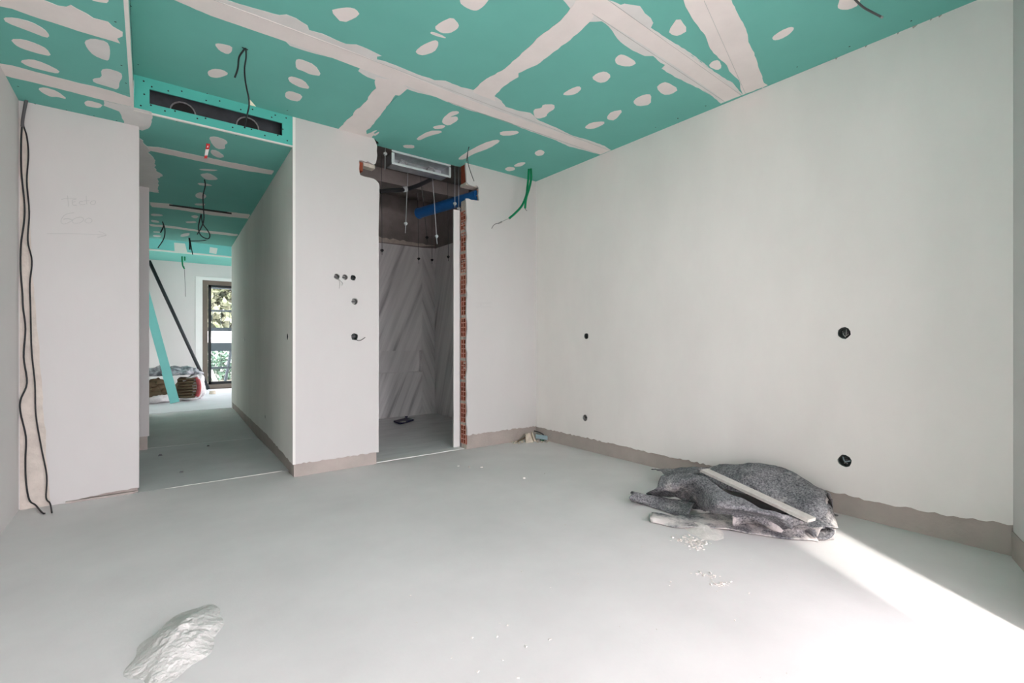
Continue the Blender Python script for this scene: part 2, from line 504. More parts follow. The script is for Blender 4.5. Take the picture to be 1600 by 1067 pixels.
bw = YBB - YB - PT - 0.012
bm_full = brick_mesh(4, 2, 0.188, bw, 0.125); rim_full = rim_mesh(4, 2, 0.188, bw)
z = 0.045
k = 0
bx0 = 2.468
while z + 0.188 < 2.425:
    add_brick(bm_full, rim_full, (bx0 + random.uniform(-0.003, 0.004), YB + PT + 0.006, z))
    zt = z + 0.188
    mo = MB(); pts = []
    nx = 5
    for i in range(nx):
        yy = YB + PT + 0.004 + i * (bw + 0.004) / nx
        mo.box((bx0 + random.uniform(-0.006, 0.010), yy, zt - random.uniform(0.0, 0.006)), (2.60, yy + (bw + 0.004) / nx, zt + 0.022 + random.uniform(0, 0.006)))
    mo.build('mortar_joint', 'mortar', wall_back_right)
    if random.random() < (0.35 if z < 1.6 else 1.0):    # lumps of mortar caught in the cells
        for q in range(random.choice((1, 2, 3)) + (3 if z > 1.7 else 0)):
            cy = YB + PT + 0.006 + random.choice((0.27, 0.73)) * bw; cz = z + (random.randrange(4) + 0.5) * 0.047
            MB().tube([(bx0 - 0.004, cy, cz), (bx0 + 0.02, cy + 0.004, cz), (bx0 + 0.05, cy, cz)], [0.008, 0.017, 0.02], 7).build('mortar_lump', 'mortar', wall_back_right)
    z = zt + 0.022; k += 1
MB().box((2.470, YB + PT + 0.004, z - 0.001), (2.60, YB + PT + 0.004 + bw, 2.434)).build('mortar_joint', 'mortar', wall_back_right)
MB().box((2.474, YB + PT + 0.004, -0.02), (2.60, YB + PT + 0.004 + bw, 0.045)).build('mortar_joint', 'mortar', wall_back_right)
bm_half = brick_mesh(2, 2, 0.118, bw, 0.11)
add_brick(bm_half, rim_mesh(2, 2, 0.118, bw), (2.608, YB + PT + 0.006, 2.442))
# solid broken brick faces above the notch
MB().box((2.466, YB + PT + 0.002, 2.60), (2.60, YB + PT + bw, 2.90)).build('brick', 'brick', wall_back_right)
MB().box((2.462, YB + PT, 2.575), (2.615, YBB - 0.004, 2.60)).build('mortar_joint', 'mortar', wall_back_right)
# broken bricks in the left notch
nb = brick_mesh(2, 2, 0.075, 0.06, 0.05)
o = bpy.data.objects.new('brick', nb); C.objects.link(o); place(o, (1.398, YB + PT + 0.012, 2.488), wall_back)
MB().obox((1.45, YB + 0.02, 2.535), (0.10, 0.0, -0.006), (0, 0.07, 0), (0, 0, 0.03)).build('mortar_joint', 'mortar', wall_back)
MB().box((1.560, YB + 0.03, 2.05), (1.586, YBB, 2.40)).build('brick', 'brick', wall_back)
# white post lining the inside of the jamb
MB().box((2.399, 4.08, 0.0), (2.468, 4.096, 2.352)).build('jamb_post', 'white', wall_back_right, keep=True)

# ---- corridor's right wall (runs slightly outwards)
CO = Vector((0.89, YB, 0)); CE = Vector((1.06, 8.69, 0)); cl = (CE - CO).length; cu = (CE - CO).normalized(); cn = Vector((-cu.y, cu.x, 0))
corr_boxes = []
for px, py, r in ((448.8, 526, 0.03), (381, 530, 0.03), (414, 651, 0.022)):
    rr = Vector(ray(px, py)); a = (CO.cross(cu)).z; t = a / (rr.cross(cu)).z
    p = rr * t; corr_boxes.append(((p - CO).dot(cu), H + rr.z * t, r))
wall_corr = slab(MB(), [(0.02, -0.05), (cl, -0.05), (cl, 3.0), (0.02, 3.0)], [blobloop(s, zz, r + 0.006, 12, 0) for s, zz, r in corr_boxes], CO, cu, Z0, cn, -0.10, -PT).build('wall_corridor_right', 'screed_base', kind='structure', keep=True)
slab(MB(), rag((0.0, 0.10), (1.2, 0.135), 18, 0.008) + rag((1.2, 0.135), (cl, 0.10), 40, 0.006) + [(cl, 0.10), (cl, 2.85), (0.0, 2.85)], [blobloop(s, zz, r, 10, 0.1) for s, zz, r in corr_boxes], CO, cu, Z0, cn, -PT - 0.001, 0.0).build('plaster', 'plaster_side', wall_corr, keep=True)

# ---- left wall, left stub, second stub and corridor's left wall
wall_left = MB().box((XL - 0.15, FB.y - 0.2, -0.05), (XL, YL + 0.2, 3.0)).build('wall_left', 'plaster', kind='structure', keep=True)
wall_stub = MB().box((XL - 0.05, YL + PT, -0.05), (-0.053, YL + 0.22, 2.9)).build('wall_back_left', 'screed_base', kind='structure', keep=True)
sb = [(XL, 0.004)] + rag((XL + 0.03, 0.004), (-0.43, 0.0), 6, 0.003) + rag((-0.43, 0.0), (-0.30, 0.022), 6, 0.004) + rag((-0.30, 0.022), (-0.045, 0.035), 12, 0.005) + [(-0.045, 0.034), (-0.045, 2.9), (XL, 2.9)]
slab(MB(), sb, [], (0, YL + PT + 0.001, 0), X0, Z0, -Y0, 0.0, PT + 0.001).build('plaster', 'plaster', wall_stub, keep=True)
MB().box((-0.054, YL + 0.002, 0.03), (-0.045, YL + 0.215, 2.9)).build('plaster', 'plaster', wall_stub, keep=True)
# rough unplastered strip in the corner behind the cables
rs = rag((-0.63, 0.0), (-0.49, 0.0), 6, 0.002) + rag((-0.49, 0.0), (-0.53, 0.75), 14, 0.008) + rag((-0.53, 0.75), (-0.575, 1.5), 14, 0.006) + rag((-0.575, 1.5), (-0.60, 2.4), 12, 0.003) + [(-0.63, 2.45)]
slab(MB(), rs, [], (0, YL, 0), X0, Z0, -Y0, 0.0, 0.0025).build('rough_strip', 'rough', wall_stub, keep=True)
# floor fillet under the stub
slab(MB(), rag((-0.42, 4.208), (-0.05, 4.206), 14, 0.006) + [(-0.05, 4.23), (-0.42, 4.23)], [], (0, 0, 0), X0, Y0, Z0, 0.0, 0.012).build('mortar_fillet', 'screed_base', wall_stub, keep=True)

wall_cl = MB().box((-0.12, 5.843, -0.05), (0.003, 8.64, 3.0)).box((-1.9, 5.843, -0.05), (-0.12, 6.0, 3.0)).build('wall_corridor_left', 'screed_base', kind='structure', keep=True)
slab(MB(), rag((-1.9, 0.13), (0.015, 0.13), 40, 0.004) + [(0.015, 0.13), (0.015, 2.7), (-1.9, 2.7)], [], (0, 5.844, 0), X0, Z0, -Y0, 0.0, 0.014).build('plaster', 'plaster', wall_cl, keep=True)
MB().box((0.001, 5.832, 0.13), (0.015, 8.64, 2.7)).build('plaster', 'plaster', wall_cl, keep=True)
MB().box((-2.0, 4.2, -0.05), (-1.9, 6.0, 3.0)).build('wall_side_room', 'plaster', kind='structure', keep=True)
MB().box((-2.0, YL + 0.21, -0.05), (XL - 0.04, YL + 0.3, 3.0)).build('wall_side_room', 'plaster', kind='structure', keep=True)

# ---- far room
MB().box((-0.24, 8.60, -0.05), (-0.12, 12.5, 3.1)).build('wall_far_left', 'plaster_side', kind='structure', keep=True)
MB().box((1.06, 8.57, -0.05), (4.6, 8.69, 3.1)).build('wall_far_near', 'plaster', kind='structure', keep=True)
slab(MB(), [(8.6, -0.05), (12.5, -0.05), (12.5, 3.1), (8.6, 3.1)], [[(8.95, 0.0), (10.7, 0.0), (10.7, 2.1), (8.95, 2.1)]], (4.5, 0, 0), Y0, Z0, X0, 0.0, 0.1).build('wall_far_right', 'plaster', kind='structure', keep=True)
MB().box((4.62, 4, -0.3), (20, 12.6, -0.08)).build('ground_outside', 'terrace', kind='structure', keep=True)
wf = slab(MB(), [(-0.24, -0.05), (4.6, -0.05), (4.6, 3.1), (-0.24, 3.1)], [[(0.95, 0.0), (4.2, 0.0), (4.2, 2.395), (0.95, 2.395)]], (0, 12.33, 0), X0, Z0, -Y0, -0.25, 0.0)
wall_far = wf.build('wall_far', 'plaster', kind='structure', keep=True)
mb = MB().box((0.83, 12.322, 0.0), (0.955, 12.3305, 2.46)).box((0.955, 12.322, 2.39), (4.3, 12.3305, 2.46))
mb.build('reveal_band', 'white', wall_far, keep=True)
win1 = empty('window_1', (2.5, 12.45, 0), kind='structure')
mb = MB().box((0.952, 12.40, 0.10), (1.06, 12.50, 2.30)).box((4.1, 12.40, 0.10), (4.198, 12.5, 2.30)).box((0.952, 12.40, 2.30), (4.198, 12.50, 2.393)).box((0.952, 12.38, 0.001), (4.198, 12.5, 0.10))
mb.build('window_frame', 'bronze', win1)
sx = 1.06
for i in range(2):
    x0, x1 = (1.07, 2.58) if i == 0 else (2.60, 4.09)
    sash = MB().box((x0, 12.42, 0.10), (x0 + 0.055, 12.47, 2.30)).box((x1 - 0.06, 12.42, 0.10), (x1, 12.47, 2.30)).box((x0, 12.42, 2.25), (x1, 12.47, 2.30)).box((x0, 12.42, 0.10), (x1, 12.47, 0.16)).build('sash', 'cable', win1)
    MB().box((x0 + 0.05, 12.443, 0.16), (x1 - 0.05, 12.449, 2.25)).build('pane', 'glass', sash)

# ---- shower walls: marble panels below, raw concrete above
wsb = slab(MB(), [(1.0, -0.05), (3.5, -0.05), (3.5, 3.2), (1.0, 3.2)], [[(1.6, 0.615), (3.155, 0.615), (3.155, 0.92), (1.6, 0.92)]], (0, 6.272, 0), X0, Z0, -Y0, -0.2, 0.0)
wall_sb = wsb.build('wall_shower_back', 'concrete', kind='structure', keep=True)
slab(MB(), [(1.05, -0.01), (3.157, -0.01), (3.157, 2.405), (1.05, 2.38)], [[(1.6, 0.615), (3.156, 0.615), (3.156, 0.92), (1.6, 0.92)]], (0, 6.273, 0), X0, Z0, -Y0, 0.0, 0.013).build('marble_panel', 'marbleL', wall_sb, keep=True)
slab(MB(), [(3.159, -0.01), (3.37, -0.01), (3.37, 2.42), (3.159, 2.405)], [], (0, 6.273, 0), X0, Z0, -Y0, 0.0, 0.013).build('marble_panel', 'marbleR', wall_sb, keep=True)
MB().box((3.147, 6.264, 0.6155), (3.1545, 6.34, 0.9195)).build('niche_side', 'marbleL', wall_sb, keep=True)
MB().box((1.59, 6.34, 0.60), (3.165, 6.38, 0.93)).build('niche_back', 'marbleL', wall_sb, keep=True)
MB().box((1.59, 6.262, 0.60), (3.157, 6.34, 0.6152)).build('niche_sill', 'marbleF', wall_sb, keep=True)
slab(MB(), rag((1.05, 2.39), (3.37, 2.425), 10, 0.0) + rag((3.37, 2.46), (1.05, 2.52), 46, 0.02), [], (0, 6.273, 0), X0, Z0, -Y0, 0.0, 0.008).build('mortar_band', 'mortar', wall_sb, keep=True)
wall_sr = MB().box((3.372, 4.06, -0.05), (3.52, 6.3, 3.2)).build('wall_shower_right', 'concrete', kind='structure', keep=True)
MB().box((3.36, 4.07, -0.01), (3.374, 6.265, 2.415)).build('marble_panel', 'marbleS', wall_sr, keep=True)
MB().box((1.05, 4.06, -0.05), (1.13, 6.3, 3.2)).build('wall_shower_left', 'concrete', kind='structure', keep=True)
MB().box((1.0, 4.10, ZSLAB), (3.5, 6.4, ZSLAB + 0.2)).build('ceiling_slab', 'concrete', kind='structure', keep=True)
MB().box((1.0, 5.35, ZSLAB - 0.16), (3.5, 5.65, ZSLAB + 0.02)).build('ceiling_beam', 'concrete', kind='structure', keep=True)
MB().box((-0.2, 3.4, 3.06), (3.5, 4.2, 3.2)).build('ceiling_slab', 'concrete', kind='structure', keep=True)

# ---- ceilings of green plasterboard
fy = lambda x: FA.y + (x - FA.x) * (FB.y - FA.y) / (FB.x - FA.x) - 0.12
ceiling = slab(MB(), [(XL - 0.1, fy(XL)), (XR + 0.1, fy(XR)), (XR + 0.1, 4.075), (XL - 0.1, 4.075)], [], (0, 0, ZC), X0, Y0, Z0, 0.02, 0.06).build('ceiling', 'void', kind='structure', keep=True)
G = 0.0015


def board(x0, y0, x1, y1, z, parent):
    return MB().box((x0 + G, y0 + G, z), (x1 - G, y1 - G, z + 0.0125)).build('ceiling_board', 'teal', parent, keep=True)


XE = -0.07
y1, y2 = 1.70, 2.90
board(XE, y2, 1.40, YB + 0.013, ZC, ceiling)
slab(MB(), [(1.40 + G, y2 + G), (XR + 0.012, y2 + G), (XR + 0.012, 4.07), (1.605, 4.07), (1.612, 4.03), (1.60, 4.0), (1.565, 3.97), (1.545, 3.95), (1.40 + G, 3.95)], [], (0, 0, ZC), X0, Y0, Z0, 0.0, 0.0125).build('ceiling_board', 'teal', ceiling, keep=True)
board(XE, y1, 1.83, y2, ZC, ceiling)
board(1.83, y1, XR + 0.012, y2, ZC, ceiling)
slab(MB(), [(XE, fy(XE)), (1.83 - G, fy(1.83)), (1.83 - G, y1 - G), (XE, y1 - G)], [], (0, 0, ZC), X0, Y0, Z0, 0.0, 0.0125).build('ceiling_board', 'teal', ceiling, keep=True)
slab(MB(), [(1.83 + G, fy(1.83)), (XR + 0.012, fy(XR)), (XR + 0.012, 1.545), (2.2, 1.31), (1.83 + G, 1.22)], [], (0, 0, ZC), X0, Y0, Z0, 0.0, 0.0125).build('ceiling_board', 'teal', ceiling, keep=True)
slab(MB(), [(1.83 + G, 1.225), (2.2, 1.315), (XR + 0.012, 1.55), (XR + 0.012, y1 - G), (1.83 + G, y1 - G)], [], (0, 0, ZC), X0, Y0, Z0, 0.0, 0.0125).build('ceiling_board', 'teal', ceiling, keep=True)

# lowered ceiling along the left wall and through the corridor
soffit = MB().box((XL - 0.1, -1.0, ZS + 0.02), (XE - 0.03, 4.3, ZS + 0.05)).box((-2.0, 4.12, ZS + 0.02), (1.2, 8.68, ZS + 0.05)).build('ceiling_lowered', 'void', kind='structure', keep=True)
for a, b in ((-0.95, 1.30), (1.30, 2.52), (2.52, 3.70), (3.70, YL + 0.013)):
    MB().box((XL - 0.01, a + G, ZS), (XE - 0.004, b - G, ZS + 0.0125)).build('ceiling_board', 'teal', soffit, keep=True)
for a, b in ((YB + 0.015, 4.63), (4.63, 6.45), (6.45, 7.69), (7.69, 8.685)):
    x0 = -1.95 if a < 5.8 else 0.0
    if a < 4.0:
        slab(MB(), [(XE + 0.002, a), (0.91, a), (0.93, b - G), (-1.95, b - G), (-1.95, YL + 0.19), (-0.045, YL + 0.19), (XE + 0.002, YL + 0.1)], [], (0, 0, ZS), X0, Y0, Z0, 0.0, 0.0125).build('ceiling_board', 'teal', soffit, keep=True)
    else:
        MB().box((x0, a + G, ZS), (1.09, b - G, ZS + 0.0125)).build('ceiling_board', 'teal', soffit, keep=True)
# upright edge of the lowered part
MB().box((XE - 0.012, -0.9, ZS + 0.075), (XE, YB + 0.013, ZC + 0.01)).build('edge_board', 'teal', soffit, keep=True)
MB().box((XE - 0.013, -0.9, ZS - 0.001), (XE + 0.002, YB + 0.013, ZS + 0.075)).build('corner_bead', 'bead', soffit, keep=True)

# face with the slot for the air diffuser above the corridor mouth
vp = [ony(230, 138, YB), ony(438.5, 191, YB), ony(438.5, 209, YB), ony(230, 160, YB)]
vx0, vx1, vz0, vz1 = 0.012, 0.815, 2.615, 2.712
face = slab(MB(), [(XE + 0.001, ZS - 0.001), (0.888, ZS - 0.001), (0.888, ZC + 0.008), (XE + 0.001, ZC + 0.008)], [[(vx0, vz0), (vx1, vz0), (vx1, vz1), (vx0, vz1)]], (0, YB + 0.0125, 0), X0, Z0, -Y0, 0.0, 0.0125)
vent_panel = face.build('vent_panel', mat('lit_green_board', (0.10, 0.50, 0.43), 0.8, 0.03), soffit, keep=True)  # brighter green paints in the direct window light on this face
MB().box((XE, YB - 0.003, ZS - 0.004), (0.888, YB + 0.014, ZS + 0.006)).build('edge_trim', 'bead', soffit, keep=True)

# far room ceilings
fc = MB().box((-0.24, 8.55, 3.0), (4.6, 11.1, 3.05)).build('ceiling_far', 'teal', kind='structure', keep=True)
MB().box((-0.2, 8.56, ZS), (4.5, 8.575, 3.0)).build('ceiling_board', 'teal', fc, keep=True)
MB().box((-0.2, 11.08, 2.74), (4.5, 11.10, 3.0)).build('ceiling_board', 'paleteal', fc, keep=True)  # paler teal than the boards around: side window light painted in
MB().box((-0.2, 11.08, 2.74), (4.5, 12.34, 2.755)).build('ceiling_board', 'teal', fc, keep=True)
MB().box((-0.2, 11.07, 2.735), (4.5, 11.082, 2.765)).build('corner_bead', 'bead', fc, keep=True)
for pts in ([(272, 379), (289, 380.5), (293, 396), (273, 395)], [(328, 386), (340, 388), (338, 397), (327, 395)]):
    w = [ony(x, y, 11.08) for x, y in pts]
    slab(MB(), [(p.x, p.z) for p in w], [], (0, 11.08, 0), X0, Z0, -Y0, 0.0, 0.002).build('filler_patch', 'compound', fc, keep=True)

# ---- front wall behind the camera with its big window opening
fw = slab(MB(), [(0, -0.05), (4.3, -0.05), (4.3, 2.95), (0, 2.95)], [[(FW0, 0.0), (FW1, 0.0), (FW1, FHEAD), (FW0, FHEAD)]], FA, FE, Z0, FN, -0.25, 0.0)
wall_front = fw.build('wall_front', 'plaster', kind='structure', keep=True)
p0 = FA - FN * 0.006
mb = MB().obox(FA + FN * 0.001, FE * 0.98, FN * 0.004, Z0 * 0.13)
mb.build('plinth', 'screed_base', wall_front, keep=True)
win2 = empty('window_2', FA + FE * 2.5 - FN * 0.2, kind='structure')
mb = MB()
for s in (FW0, FW1 - 0.06): mb.obox(FA + FE * s - FN * 0.22, FE * 0.06, FN * 0.08, Z0 * FHEAD)
mb.obox(FA + FE * FW0 - FN * 0.22 + Z0 * (FHEAD - 0.06), FE * (FW1 - FW0), FN * 0.08, Z0 * 0.06)
mb.obox(FA + FE * FW0 - FN * 0.22 - Z0 * 0.0, FE * (FW1 - FW0), FN * 0.08, Z0 * 0.03)
mb.build('window_frame', 'bronze', win2)
MB().obox(FA + FE * 1.79 - FN * 0.21 + Z0 * 0.03, FE * 0.80, FN * 0.04, Z0 * (FHEAD - 0.09)).build('added_shade_panel', 'white', win2)  # added blocker: narrows the sun strip and cuts light on the near floor
# outdoors on the near side: terrace, then an overhang and wall added to block sun and sky
MB().box((-14, -16, -0.2), (14, FB.y - 0.15, -0.02)).box((-0.6, -1.1, -0.2), (3.4, 0.1, -0.021)).build('floor_terrace', 'terrace', kind='structure', keep=True)
slab(MB(), [(-0.6, 0.25), (4.6, 0.25), (4.6, 1.02), (-0.6, 1.02)], [], FA, FE, -FN, Z0, 2.40, 2.60).build('added_overhang', 'wallwhite', kind='structure', keep=True)  # added unseen overhang, sized to end the sun patch and shade the floor
MB().box((-8, -5.0, -0.1), (-1.37, -4.0, 9)).build('added_sun_wall', 'wallwhite', kind='structure', keep=True)  # added unseen wall; its edge cuts the left side of the sun strip

# ---- joint compound on the ceilings


def patch(px, z, parent, m='compound', name='filler_patch', th=0.0018, jit=0.0, smooth=2):
    w = [onz(x, y, z) for x, y in px]
    P = [(p.x, p.y) for p in w]
    if name == 'filler_patch':
        Q = []
        for i in range(len(P)):
            a = Vector(P[i]); b = Vector(P[(i + 1) % len(P)])
            Q += [tuple(a.lerp(b, 0.22)), tuple(a.lerp(b, 0.78))]
        P = Q
    if smooth > 1:
        Q = []
        n = len(P)
        for i in range(n):
            a = Vector(P[i]); b = Vector(P[(i + 1) % n]); L = (b - a).length
            k = max(1, min(12, int(L / 0.03)))
            nn = Vector((-(b - a).y, (b - a).x)).normalized() if L > 0 else Vector((0, 0))
            for q in range(k):
                t = q / k
                Q.append(tuple(a + (b - a) * t + nn * (random.uniform(-1, 1) * jit if q else 0)))
        P = Q
    return slab(MB(), P, [], (0, 0, z - th), X0, Y0, Z0, 0.0, th + 0.0002).build(name, m, parent, keep=True)


def zp(ox, oy, s, pts): return [(ox + x / s, oy + y / s) for x, y in pts]


A5 = lambda pts: zp(0, 0, 5.3333, pts)
B5 = lambda pts: zp(260, 0, 5.3333, pts)
C5 = lambda pts: zp(540, 0, 5.3333, pts)
D5 = lambda pts: zp(820, 0, 5.3333, pts)
E5 = lambda pts: zp(1040, 0, 5.3333, pts)
R2 = lambda pts: zp(440, 0, 3.3333, pts)
R4 = lambda pts: zp(200, 180, 3.8107, pts)
Z7 = lambda pts: zp(200, 340, 8.8889, pts)

J = 0.004
# lowered ceiling
patch(A5([(-200, -60), (200, -60), (370, 0), (480, 45), (550, 55), (590, 40), (640, 70), (720, 110), (780, 150), (900, 180), (940, 220), (1022, 265), (1022, 300), (975, 320), (1000, 360), (940, 340), (800, 300), (500, 205), (250, 125), (100, 70), (0, 50), (-200, 10)]), ZS, soffit, name='joint_compound', jit=J)
patch(A5([(-40, 522), (100, 545), (300, 600), (500, 650), (650, 690), (770, 715), (940, 760), (1092, 815), (1112, 890), (1000, 865), (850, 830), (600, 765), (300, 690), (100, 645), (-10, 612)]), ZS, soffit, name='joint_compound', jit=J * 0.6)
for p in ([(25, 145), (120, 145), (260, 180), (370, 240), (415, 295), (390, 315), (250, 260), (50, 185)],
          [(85, 325), (190, 325), (310, 365), (390, 405), (430, 468), (320, 445), (190, 405), (130, 375)],
          [(160, 505), (260, 490), (370, 525), (500, 590), (480, 612), (380, 590), (230, 550)],
          [(315, 735), (370, 725), (480, 760), (565, 828), (480, 805), (420, 805), (350, 770)],
          [(700, 850), (740, 835), (860, 870), (830, 900), (760, 890), (715, 880)],
          [(730, -60), (905, -60), (905, 25), (830, 15), (760, 0)]):
    patch(A5(p), ZS, soffit, jit=0.002)
for p in ([(700, 340), (770, 318), (890, 345), (918, 400), (912, 490), (890, 505), (780, 460), (725, 400)],
          [(840, 580), (900, 570), (1010, 605), (1020, 645), (995, 680), (985, 748), (900, 720), (780, 685), (770, 655), (850, 645)]):
    patch(A5(p), ZS, soffit, 'compound_thin', jit=0.002)
patch([(162, 157), (208.5, 167.5), (214, 169), (237, 175), (238.5, 184), (236, 193), (231, 200.5), (222, 203.5), (192, 194.5), (194, 189), (190.5, 184), (186, 173.5), (162, 164.5)], ZS, soffit, 'compound_thin', 'joint_compound', 0.0025, jit=J)
# corridor
patch(R4([(115, 185), (180, 190), (350, 225), (560, 270), (868, 330), (855, 352), (700, 330), (480, 285), (250, 235), (130, 210)]), ZS, soffit, name='joint_compound', jit=0.004)
patch(R4([(60, 130), (90, 150), (115, 185), (130, 230), (155, 260), (165, 330), (205, 355), (175, 380), (185, 460), (112, 452), (60, 440)]), ZS, soffit, 'compound_thin', 'joint_compound', 0.003, jit=0.01)
patch(R4([(130, 518), (240, 526), (400, 558), (620, 578), (725, 590), (718, 615), (500, 595), (300, 562), (140, 545)]), ZS, soffit, name='joint_compound', jit=0.006)
patch(Z7([(300, 90), (600, 115), (1000, 175), (1250, 195), (1520, 230), (1510, 255), (1200, 225), (900, 185), (600, 145), (310, 115)]), ZS, soffit, name='joint_compound', jit=0.01)
for p in ([(480, 130), (520, 125), (580, 145), (595, 165), (575, 175), (580, 200), (530, 200), (500, 170)],
          [(490, 205), (530, 210), (578, 245), (545, 255), (500, 235)],
          [(420, 318), (540, 325), (510, 332), (440, 328)],
          [(430, 350), (480, 343), (520, 365), (538, 383), (470, 385), (440, 365)],
          [(410, 403), (460, 405), (512, 420), (430, 418)],
          [(400, 470), (435, 455), (470, 480), (450, 500), (405, 490)],
          [(395, 525), (460, 525), (455, 538), (400, 535)],
          [(372, 600), (400, 594), (424, 604), (400, 616)], [(340, 632), (400, 630), (410, 640), (350, 642)],
          [(135, 585), (200, 590), (210, 600), (140, 600)], [(135, 622), (180, 628), (190, 640), (140, 636)],
          [(150, 690), (190, 692), (190, 700), (150, 698)], [(320, 705), (370, 700), (360, 718), (310, 725)],
          [(150, 712), (200, 716), (190, 724), (150, 722)]):
    patch(R4(p), ZS, soffit, 'compound_thin', jit=0.003)
patch(R4([(245, 529), (617, 579), (617, 588), (245, 537)]), ZS, soffit, 'void', 'slot', 0.004, smooth=1)

# main ceiling: long seam
up = B5([(300, -110), (510, 0), (600, 30), (720, 65), (830, 95), (940, 125), (1000, 120), (1080, 150), (1175, 210), (1190, 250), (1300, 280), (1420, 335), (1510, 370)]) + C5([(0, 365), (90, 370), (190, 410), (300, 465), (262, 470), (262, 495), (330, 510), (480, 570), (600, 620), (700, 650), (740, 668), (830, 672), (960, 725), (1065, 750), (1240, 800), (1300, 840), (1335, 890), (1450, 925), (1540, 940)]) + [(840.6, 187.5), (870.6, 200), (895, 212), (920, 219), (945, 228), (955, 234.5)]
lo = B5([(-180, -90), (70, 0), (250, 80), (500, 175), (700, 230), (900, 290), (990, 340), (1030, 380), (1150, 420), (1300, 460), (1430, 490)]) + C5([(0, 510), (130, 555), (105, 590), (180, 640), (250, 665), (420, 790), (450, 795), (510, 740), (600, 770), (670, 785), (760, 810), (900, 870), (1040, 920), (1200, 960), (1350, 1010)]) + [(815, 200), (866, 218), (890, 229), (911, 234), (938, 241.5)]
patch(up + list(reversed(lo)), ZC, ceiling, 'compound_thin', 'joint_compound', 0.0014, jit=0.003)
patch([(220, -30), (275, 0), (330, 24), (420, 55), (520, 90), (620, 128), (720, 165), (820, 199), (938, 241), (953, 234.5), (880, 209), (770, 170), (680, 134), (560, 84), (450, 42), (337, 0), (280, -22)], ZC, ceiling, 'compound', 'joint_tape', 0.003, jit=0.0008)
# branches
patch([(739.7, 144), (739.7, 140.6), (753.8, 127.5), (767, 119), (783.8, 110.6), (806, 92), (827, 73), (838.8, 60), (876, 32), (891, 13), (900, 0), (940, 5), (921, 34), (908, 47), (891, 62), (865, 80.6), (838.8, 101), (829, 105), (810, 114), (810, 120), (797, 127.5), (783, 138), (772.5, 150), (774, 158)], ZC, ceiling, name='joint_compound', th=0.0022, jit=0.004)
patch(C5([(250, 640), (245, 700), (255, 735), (215, 770), (170, 845), (120, 895), (80, 920), (60, 960), (0, 1010)]) + [(531, 199), (527, 205.5), (541, 207.5), (560, 211), (575, 215), (573, 211), (572, 204), (578, 200), (600, 172), (618, 148)] + C5([(440, 795), (520, 735), (460, 680)]), ZC, ceiling, name='joint_compound', th=0.0022, jit=0.004)
patch([(563, 211.5), (575, 214.8), (584, 217), (580, 214), (587, 209), (583, 208), (590, 203), (585, 204), (578, 208)], ZC, ceiling, name='filler_patch', jit=0.002)
# second seam
u2 = [(930, -20), (951, 0)] + D5([(800, 40), (830, 30), (890, 40), (960, 50), (985, 85), (1000, 110), (1050, 150), (1070, 190), (1050, 230), (1200, 330), (1380, 440), (1530, 555)]) + E5([(200, 450), (340, 550), (470, 640), (560, 690), (640, 790)])
l2 = [(850, -25), (884, 4), (891, 13)] + D5([(540, 180), (640, 175), (700, 220), (750, 290), (800, 350), (900, 420), (1000, 465), (1070, 465), (1130, 520), (1170, 540), (1140, 570), (1250, 640), (1400, 710), (1500, 760), (1600, 820)]) + E5([(300, 750), (390, 800), (460, 862)])
patch(u2 + list(reversed(l2)), ZC, ceiling, 'compound_thin', 'joint_compound', 0.0014, jit=0.003)
patch([(895, -10), (925, 20), (1000, 66), (1060, 106), (1118, 146), (1132, 158), (1158, 148), (1100, 103), (1030, 56), (951, 1), (935, -12)], ZC, ceiling, 'compound', 'joint_tape', 0.003, jit=0.001)
# third seam
patch(E5([(120, -120), (150, 0), (165, 50), (200, 110), (260, 200), (330, 290), (350, 345), (370, 400), (440, 480), (510, 540), (530, 590), (560, 620), (610, 665), (640, 790), (850, 708), (820, 690), (800, 620), (770, 550), (740, 440), (690, 350), (685, 290), (670, 240), (600, 110), (550, 0), (500, -120)]), ZC, ceiling, name='joint_compound', th=0.0024, jit=0.003)
# faint ridges along the tape
for p, q in (((300, -14), (953, 234.8)), ((700, 158.5), (938, 241)), ((940, -8), (1158, 148)), ((925, 20), (1132, 158)), ((1100, 0), (1165, 146))):
    a_, b_ = onz(*p, ZC), onz(*q, ZC)
    MB().tube([a_ - Z0 * 0.003, b_ - Z0 * 0.003], 0.0014, 4).build('tape_edge', 'compound_grey', ceiling, keep=True)
